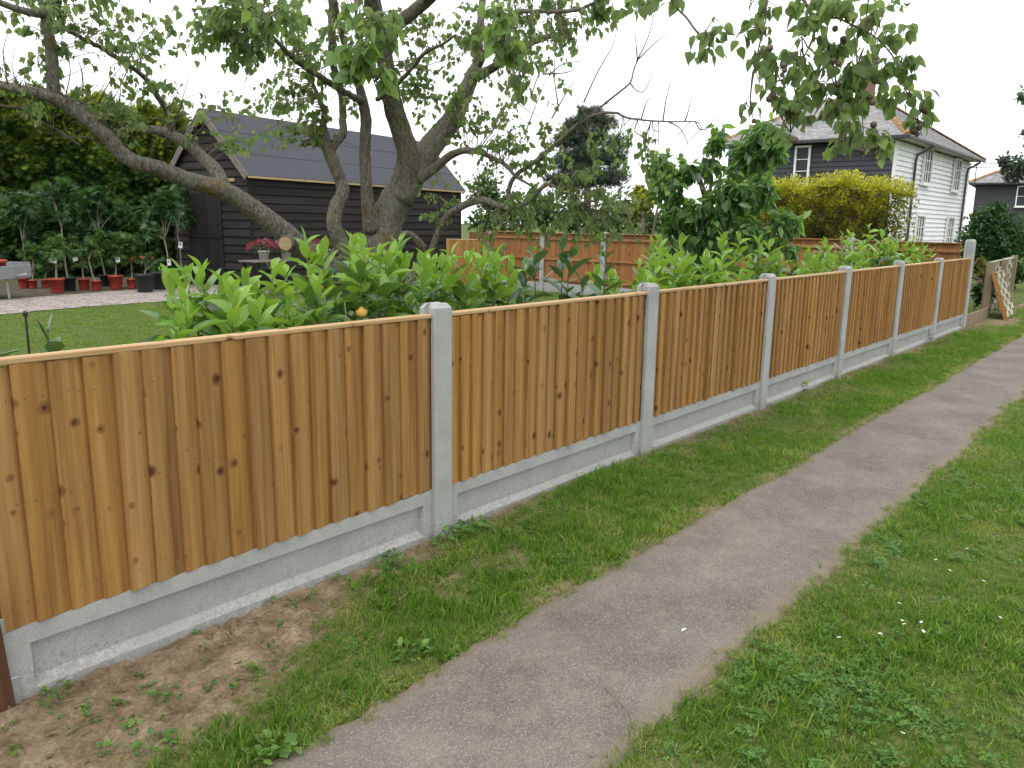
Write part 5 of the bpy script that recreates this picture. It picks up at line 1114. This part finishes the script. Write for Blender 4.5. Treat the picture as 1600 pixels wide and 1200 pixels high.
# ------------------------------------------------------------------ grass, weeds, litter on the ground
M['grass'] = mat_leaf('grass_blade', [(.055,.13,.014), (.10,.205,.02), (.155,.275,.03), (.235,.30,.065), (.37,.33,.15)], .42, .5, spec=.3)
M['clover'] = mat_leaf('clover_leaf', [(.05,.14,.022), (.085,.20,.032), (.15,.29,.045)], .35, .45)
M['straw'] = mat_leaf('dry_straw', [(.15,.16,.065), (.27,.24,.135), (.12,.15,.05)], .1, .7, spec=.1)
M['clod'] = mat_plain('soil_clod', (.20,.135,.08), .95, .35, 30, .6)
def tuft(nb, rad, h, w, seed, lean=.5, spread=.35, tone=.36):
    g = np.random.default_rng(seed); V, F, Rn = [], [], []
    for i in range(nb):
        a, r_ = g.uniform(0, 6.28), rad*math.sqrt(g.uniform()); b = np.array([math.cos(a)*r_, math.sin(a)*r_, -.004]); hh = h*g.uniform(.45, 1.15)
        q = g.uniform(0, 6.28); ld = np.array([math.cos(q), math.sin(q), 0])*hh*lean*g.uniform(.2, 1.3); sd = np.array([-math.sin(q), math.cos(q), 0])*w*g.uniform(.7, 1.3)*.5
        o = len(V); V += [b-sd, b+sd, b+ld*.35+np.array([0,0,hh*.6])+sd*.8, b+ld*.35+np.array([0,0,hh*.6])-sd*.8, b+ld+np.array([0,0,hh])]
        F += [(o,o+1,o+2,o+3)]; F += [(o+3,o+2,o+4,o+4)]
        Rn += [1+float(np.clip(g.normal(tone, spread*.5), 0, .999))]*5
    me = bpy.data.meshes.new('tuft'); me.from_pydata([tuple(v) for v in V], [], [tuple(dict.fromkeys(f)) for f in F]); me.update()
    a = me.attributes.new('rnd', 'FLOAT', 'POINT'); a.data.foreach_set('value', np.array(Rn, np.float32)); return me
def clover_tuft(seed, n=13, rad=.03, h=.026, ls=.0075):
    g = np.random.default_rng(seed); V, F, Rn = [], [], []
    for i in range(n):
        a, r_ = g.uniform(0, 6.28), rad*math.sqrt(g.uniform()); c = np.array([math.cos(a)*r_, math.sin(a)*r_, h*g.uniform(.4, 1.1)]); tl = g.normal(size=2)*.35; rr = 1+float(g.uniform(0,.99))
        for k in range(3):
            b = a+k*2.094+.3; e1 = np.array([math.cos(b), math.sin(b), tl[0]*math.cos(b)+tl[1]*math.sin(b)])*ls; e2 = np.array([-math.sin(b), math.cos(b), 0])*ls*.55; o = len(V)
            V += [c, c+e1*.6+e2, c+e1*1.05, c+e1*.6-e2]; F += [(o,o+1,o+2,o+3)]; Rn += [rr]*4
    me = bpy.data.meshes.new('clover'); me.from_pydata([tuple(v) for v in V], [], F); me.update(); a = me.attributes.new('rnd','FLOAT','POINT'); a.data.foreach_set('value', np.array(Rn, np.float32)); return me
def clump_meshes(kind, n, seed):
    g = np.random.default_rng(seed); out = []
    for k in range(n):
        b = G()
        if kind == 'clod':
            ring = []; 
            for q in range(14):
                d_ = g.normal(size=3); ring.append(d_/np.linalg.norm(d_)*g.uniform(.6, 1.1)*np.array([1,.9,.6]))
            import bmesh
            bm = bmesh.new(); [bm.verts.new(v) for v in ring]; bmesh.ops.convex_hull(bm, input=bm.verts); me = bpy.data.meshes.new('clod'); bm.to_mesh(me); bm.free()
        else:
            a = g.uniform(0, 6.28); L_ = 1.0; c_ = g.uniform(-.35,.35); p = [(-.5,0,.06),(0,c_*.4,.1),(.5,c_,.05)]; b.tube(p, [.02,.025,.012], 4); me = b.mesh('straw')
        out.append(me)
    return out
def scatter(name, label, pts, sc, protos, mat, tilt=.15, seed=1, pick=None):
    """many small pieces on given points; one object"""
    g = np.random.default_rng(seed); n = len(pts); me = bpy.data.meshes.new(name); me.vertices.add(n); me.vertices.foreach_set('co', np.ascontiguousarray(pts, np.float32).ravel()); me.update()
    rot = np.stack([g.normal(size=n)*tilt, g.normal(size=n)*tilt, g.uniform(0, 6.283, n)], -1)
    for nm, ty, val in (('rot','FLOAT_VECTOR',rot), ('sc','FLOAT',sc), ('pick','INT',g.integers(0, len(protos), n) if pick is None else pick)):
        a = me.attributes.new(nm, ty, 'POINT'); a.data.foreach_set('vector' if ty == 'FLOAT_VECTOR' else 'value', np.ascontiguousarray(val, np.int32 if ty == 'INT' else np.float32).ravel())
    col = bpy.data.collections.new(name+'_kinds')
    for i, pm in enumerate(protos):
        if not pm.materials: pm.materials.append(mat)
        col.objects.link(bpy.data.objects.new(f'{name}_kind_{i:02d}', pm))
    ng = bpy.data.node_groups.new(name, 'GeometryNodeTree'); ng.interface.new_socket('Geometry', in_out='INPUT', socket_type='NodeSocketGeometry'); ng.interface.new_socket('Geometry', in_out='OUTPUT', socket_type='NodeSocketGeometry')
    N_, L_ = ng.nodes, ng.links; gi, go = N_.new('NodeGroupInput'), N_.new('NodeGroupOutput'); ip = N_.new('GeometryNodeInstanceOnPoints'); ci = N_.new('GeometryNodeCollectionInfo')
    ci.inputs[0].default_value = col; ci.inputs[1].default_value = True; ci.inputs[2].default_value = True; ip.inputs['Pick Instance'].default_value = True
    def attr(nm, ty):
        q = N_.new('GeometryNodeInputNamedAttribute'); q.data_type = ty; q.inputs[0].default_value = nm; return q.outputs[0]
    L_.new(gi.outputs[0], ip.inputs['Points']); L_.new(ci.outputs[0], ip.inputs['Instance']); L_.new(attr('pick','INT'), ip.inputs['Instance Index'])
    er_ = N_.new('FunctionNodeEulerToRotation'); L_.new(attr('rot','FLOAT_VECTOR'), er_.inputs[0]); L_.new(er_.outputs[0], ip.inputs['Rotation']); L_.new(attr('sc','FLOAT'), ip.inputs['Scale']); L_.new(ip.outputs[0], go.inputs[0])
    o = link(name, me); md = o.modifiers.new('scatter', 'NODES'); md.node_group = ng; return tag(o, label, kind='stuff')
gg = np.random.default_rng(11)
def field(x0, x1, y0, y1, dens, keep):
    n = int((x1-x0)*(y1-y0)*dens); x = gg.uniform(x0, x1, n); y = gg.uniform(y0, y1, n); k = gg.uniform(size=n) < keep(x, y); x, y = x[k], y[k]
    return np.stack([x, y, zg(x, y)], -1)
def on_turf(x, y):
    el, er = path_edges(x); edge = .022*sn(x, y, 14, 10)+.022*sn(x, y, 34, 3)
    return ((y > el-.008+edge) | (y < er+.010+edge))*1.0
fr_ = lambda x, y: np.clip(1.02-np.hypot(x-CAM[0], y-CAM[1])/17, .25, 1)
P1 = np.vstack([field(-2.0, 3.2, -.84, .0, 1100, lambda x, y: on_turf(x, y)*np.clip(1.0-soil(x, y)*1.02, .015, 1)**1.4), field(3.2, 14.5, -.92, .0, 620, lambda x, y: on_turf(x, y)*np.clip(1.0-soil(x, y)*1.02, .01, 1)**1.4)])
P2 = np.vstack([field(-1.6, 3.6, -3.6, -1.5, 1350, lambda x, y: on_turf(x, y)*(1-.55*soil(x, y))), field(3.6, 9, -4.2, -1.5, 640, lambda x, y: on_turf(x, y)*(1-.5*soil(x, y))), field(9, 26, -7, -1.5, 190, lambda x, y: on_turf(x, y)), field(14.5, 26, -.9, 0.0, 200, lambda x, y: on_turf(x, y))])
ta = [tuft(14, .034, .046, .0038, s, .8) for s in range(6)]+[tuft(14, .036, .034, .0034, 20+s, 1.3, .4, .72) for s in range(4)]
tb_ = [tuft(15, .036, .032, .0036, 30+s, 1.0, .40, .30) for s in range(6)]+[tuft(14, .036, .027, .0034, 50+s, 1.4, .4, .68) for s in range(4)]
def lush(p): return .75+.42*np.clip(sn(p[:,0], p[:,1], 2.4, 12)+.25, -.6, 1)+.2*gg.normal(size=len(p))
def which(p, bias):
    dry = sn(p[:,0], p[:,1], 3.4, 13)*.6+sn(p[:,0], p[:,1], 9.5, 14)*.45-.12+bias+soil(p[:,0], p[:,1])*.8+gg.normal(size=len(p))*.35 > .35
    return np.where(dry, gg.integers(6, 10, len(p)), gg.integers(0, 6, len(p)))
scatter('verge_grass', 'uneven grass growing between the fence and the tarmac path', P1, np.clip(lush(P1), .35, 1.7), ta, M['grass'], .3, 2, which(P1, .05+.5*np.clip(1-np.abs(P1[:,1]+.78)/.12, 0, 1)))
scatter('lawn_grass', 'short mown grass right of the tarmac path', P2, np.clip(lush(P2), .5, 1.5), tb_, M['grass'], .32, 3, which(P2, .12+.5*np.clip(1-np.abs(P2[:,1]+1.62)/.12, 0, 1)))
P3 = field(-1.2, 3.2, -3.4, -1.5, 330, lambda x, y: on_turf(x, y)*np.clip(sn(x, y, 2.3, 13)*1.2-.1+.75*np.exp(-((x+.35)**2+(y+2.0)**2)/.30), .06, .8))
P8 = field(-2.0, .4, -.82, -.02, 620, lambda x, y: np.clip(soil(x, y), .1, 1)*np.clip(sn(x, y, 6.5, 9)*.8+.02, .06, .8))
scatter('seedlings', 'tiny green seedlings sprouting on the bare earth', P8, gg.uniform(.35, 1.0, len(P8)), [clover_tuft(90+s, 7, .03, .02, .010) for s in range(5)], M['clover'], .3, 9)
scatter('clover', 'patches of clover in the grass right of the path', P3, gg.uniform(.7, 1.35, len(P3)), [clover_tuft(s) for s in range(6)], M['clover'], .2, 4)
P4 = np.vstack([field(-2.0, 13.5, -.8, .02, 240, lambda x, y: np.clip(soil(x, y)*1.1, .05, 1)*np.clip(.45+sn(x, y, 3, 14), .1, 1)), field(-.4, 13, -.40, -.01, 1600, lambda x, y: np.clip(.35+sn(x, y, 2.1, 11), 0, 1)*np.clip(1.3+y/.3, .0, 1))]); P4[:,2] += .006+.016*gg.uniform(size=len(P4))*(P4[:,0] > .1)
scatter('dry_clippings', 'dry grass clippings lying along the fence foot', P4, gg.uniform(.02, .075, len(P4)), clump_meshes('straw', 5, 5), M['straw'], .25, 5)
P5 = field(-2.1, .6, -.85, .0, 1500, lambda x, y: soil(x, y)**1.5*np.clip(.5+sn(x, y, 5, 15), .15, 1))
scatter('soil_crumbs', 'crumbs and clods of bare earth near the fence', P5, np.clip(gg.lognormal(-5.2, .7, len(P5)), .0018, .028), clump_meshes('clod', 6, 6), M['clod'], 1.0, 6)
P6 = field(-1.5, 9, -1.62, -.8, 26, lambda x, y: np.clip(.25+.6*(np.abs(y+1.2)/.4)**3, 0, 1)*(1-on_turf(x, y))); P6[:,2] = .013
scatter('path_crumbs', 'small stones and bits of dry grass lying on the path', P6, gg.uniform(.0015, .005, len(P6)), clump_meshes('clod', 4, 8), M['straw'], 1.0, 7)
def edge_keep(x, y):
    el, er = path_edges(x); d_ = np.minimum(np.abs(y-el+.012), np.abs(y-er-.012)); return np.clip(1-d_/.06, 0, 1)*np.clip(sn(x, y, 5.5, 4)*.8+.3, .06, 1)
PE = field(-1.8, 9, -1.74, -.68, 2200, edge_keep); PE[:,2] = np.maximum(PE[:,2], .006)
scatter('edge_grass', 'low dry grass creeping over the edges of the path', PE, gg.uniform(.3, .95, len(PE)), [tuft(11, .03, .035, .0034, 120+s, 1.6, .4, .45) for s in range(3)]+[tuft(9, .03, .03, .003, 130+s, 1.8, .3, .8) for s in range(3)], M['grass'], .3, 12)
PF = field(-1.8, 9, -1.70, -.72, 1300, edge_keep); PF[:,2] = np.maximum(PF[:,2], .008)
scatter('edge_litter', 'dry stalks and crumbs along the edges of the path', PF, gg.uniform(.008, .05, len(PF)), clump_meshes('straw', 5, 15), M['straw'], .2, 13)
# mown garden lawn behind the fence
P7 = field(-6, 12.4, .3, 13.2, 95, lambda x, y: (y < np.interp(x, [-12,-3,1.6,3.4,5.2,7,14], [10.2,10.9,11.6,12.0,12.05,12.3,18])-.05)*np.clip(.2+y/6, .1, 1)*1.0); P7[:,2] = zg(P7[:,0], P7[:,1])*.3
scatter('garden_lawn', 'mown garden lawn behind the fence', P7, gg.uniform(.6, 1.2, len(P7)), [tuft(16, .07, .032, .007, 60+s, .8, .4) for s in range(6)], M['grass'], .2, 8)

# broad-leaved weeds, each a plant of its own
M['weed'] = mat_leaf('weed_leaf', [(.06,.14,.022), (.095,.20,.035), (.15,.27,.05)], .35, .45)
LEAF_WEED = leaf_template([(0,.04),(.15,.18),(.4,.30),(.7,.26),(.9,.12),(1,.01)], .25, .35)
def weed(px0, py0, n, size, label, upr=.5):
    """low clump of small broad leaves on short stalks"""
    g0 = on_ground(px0, py0); g0[2] = float(zg(g0[0], g0[1])); r = empty('weed', tuple(g0), 0, label, 'weed', 'weeds along the verge'); n = int(n*1.7)
    a = rng.uniform(0, 6.283, n); rr = size*.75*np.sqrt(rng.uniform(size=n)); off = np.stack([np.cos(a)*rr, np.sin(a)*rr, .008+size*.55*upr*rng.uniform(size=n)*(1-.6*rr/size)], -1)
    a2 = a+rng.normal(size=n)*.9; el_ = np.radians(rng.uniform(-10, 55, n)); D_ = np.stack([np.cos(a2)*np.cos(el_), np.sin(a2)*np.cos(el_), np.sin(el_)], -1)
    lmw = np_mesh('leaf', LEAF_WEED[0], LEAF_WEED[1], M['weed'], None, True); mats_ = frames(D_, rng.normal(size=n)*.5, size*.42*rng.uniform(.5, 1.2, n))
    for i in range(n):
        o = link('leaf', lmw, r); o.matrix_local = Matrix([[*mats_[i][q], off[i][q]] for q in range(3)]+[[0,0,0,1]])
    g = G()
    for i in range(0, n, 2): g.tube([(0,0,-.005), tuple(off[i]*np.array([.6,.6,.5])), tuple(off[i])], [.0012,.001,.0008], 4, False)
    g.build('stalks', M['stem'], r)['kind'] = 'stuff'
    return r
for a in [(705,842,34,.095,'bushy weed at the foot of the first concrete post',1.2),(738,828,26,.10,'leafy weed just right of the first concrete post',1.2),(612,882,22,.085,'broad-leaved weed on the bare earth left of the first post',.8),(650,890,18,.07,'small weed in front of the nearest gravel board end',.8),
          (640,1022,30,.085,'dandelion rosette at the edge of the path',.6),(700,1022,16,.06,'small weed spilling onto the path edge',.6),(432,1178,26,.09,'green weed clump at the bottom of the picture beside the path',.9),(300,985,12,.06,'small seedling weed on the bare earth near the gravel board',.8),
          (420,940,12,.06,'seedling weed in the middle of the bare earth',.8),(255,1085,9,.05,'tiny weed on the bare earth in front of the nearest gravel board',.8),(90,1085,14,.055,'weed growing at the left end of the nearest gravel board',1.1),(880,880,20,.06,'flat weed at the path edge beyond the dandelion',.5),
          (1245,612,16,.13,'tall weed against the fourth gravel board',1.6),(1442,535,14,.15,'tall wispy weed against the sixth gravel board',1.6),(240,1170,16,.07,'weed clump at the bottom left corner of the bare earth',.9),(560,880,12,.06,'low weed left of the broad-leaved weed',.8),(515,905,10,.05,'tiny weed along the nearest gravel board',.8)]: weed(*a)
# daisies
M['daisy'] = mat_plain('white_daisy', (.8,.8,.78), .6, .05, 50, 0); M['daisy_eye'] = mat_plain('daisy_eye', (.6,.38,.03), .7, .2, 80, 0)
dm = G()
for k in range(12):
    a = k*math.pi/6; c, s = math.cos(a), math.sin(a); dm.add([(c*.002-s*.001,s*.002+c*.001,0),(c*.010-s*.002,s*.010+c*.002,.002),(c*.0115,s*.0115,.002),(c*.010+s*.002,s*.010-c*.002,.002),(c*.002+s*.001,s*.002-c*.001,0)], [(0,4,3,2,1)])
dmesh = dm.mesh('petals', M['daisy']); de = G().lathe([(.0035,0),(.003,.002),(.0005,.0028)], 8).mesh('eye', M['daisy_eye']); ds = G().tube([(0,0,-.055),(.003,0,-.02),(0,0,0)], [.0008]*3, 5).mesh('stalk', M['stem'])
for a, b in [(1404,958),(1408,984),(1411,989),(1438,987),(1374,1001),(1461,887),(1535,921),(1561,979),(1409,1158),(1441,1000),(1550,814),(1482,905),(928,814),(1575,760),(1510,865),(1310,1005)]:
    g0 = on_ground(a, b); z0 = float(zg(g0[0], g0[1])); r = empty('daisy', (g0[0], g0[1], z0), rng.uniform(0,6), 'small white daisy in the grass beside the path', 'daisy', 'daisies in the grass'); r.scale = (.68,)*3
    for nm, me in (('petals', dmesh), ('eye', de), ('stalk', ds)):
        o = link(nm, me, r, (0,0,.05), (rng.normal()*.25 if nm != 'stalk' else 0, rng.normal()*.25 if nm != 'stalk' else 0, 0))
# a few things lying about
def litter(name, px0, py0, L_, ang, mat, label, cat, rad=.0018, z=.014):
    g0 = on_ground(px0, py0); z = z if (PATH_R < g0[1] < PATH_L) else float(zg(g0[0], g0[1]))+.03; c = math.cos(ang); s = math.sin(ang)
    o = G().tube(catmull([(-c*L_/2,-s*L_/2,0),(s*L_*.05,-c*L_*.05,.003),(c*L_/2,s*L_/2,.001)], 4), np.linspace(rad, rad*.5, 9), 5).build(name, mat, None, True, (g0[0], g0[1], z)); tag(o, label, cat)
litter('straw_stalk', 955, 1095, .10, 1.0, M['straw'], 'pale straw stalk on the path near the bottom', 'straw'); litter('straw_stalk', 961, 1098, .09, 1.25, M['straw'], 'second pale straw stalk lying beside the first on the path', 'straw')
litter('straw_stalk', 1131, 980, .05, .3, M['straw'], 'short bent straw near the clover at the path edge', 'straw'); litter('twig', 1340, 576, .35, .6, M['twig'], 'thin twig lying across the far path', 'twig', .003); litter('twig', 1345, 583, .3, .2, M['twig'], 'second thin twig on the far path below the first', 'twig', .003)
litter('straw_stalk', 632, 938, .11, .35, M['straw'], 'pale straw stalk lying on the verge grass', 'straw', .0025)
gl = on_ground(1068, 990); o = G().add([(-.016,0,0),(-.006,-.006,.002),(.012,-.005,.003),(.018,.001,.0),(.008,.006,.002),(-.008,.006,.003)], [(0,1,2,3,4,5)]).prism([(-.016,0,-.001),(.018,.001,-.001),(.008,.006,-.001)], (0,0,.0015)).build('dry_leaf', M['tag'], None, False, (gl[0], gl[1], .016)); tag(o, 'pale dry leaf fragment lying on the path', 'leaf')
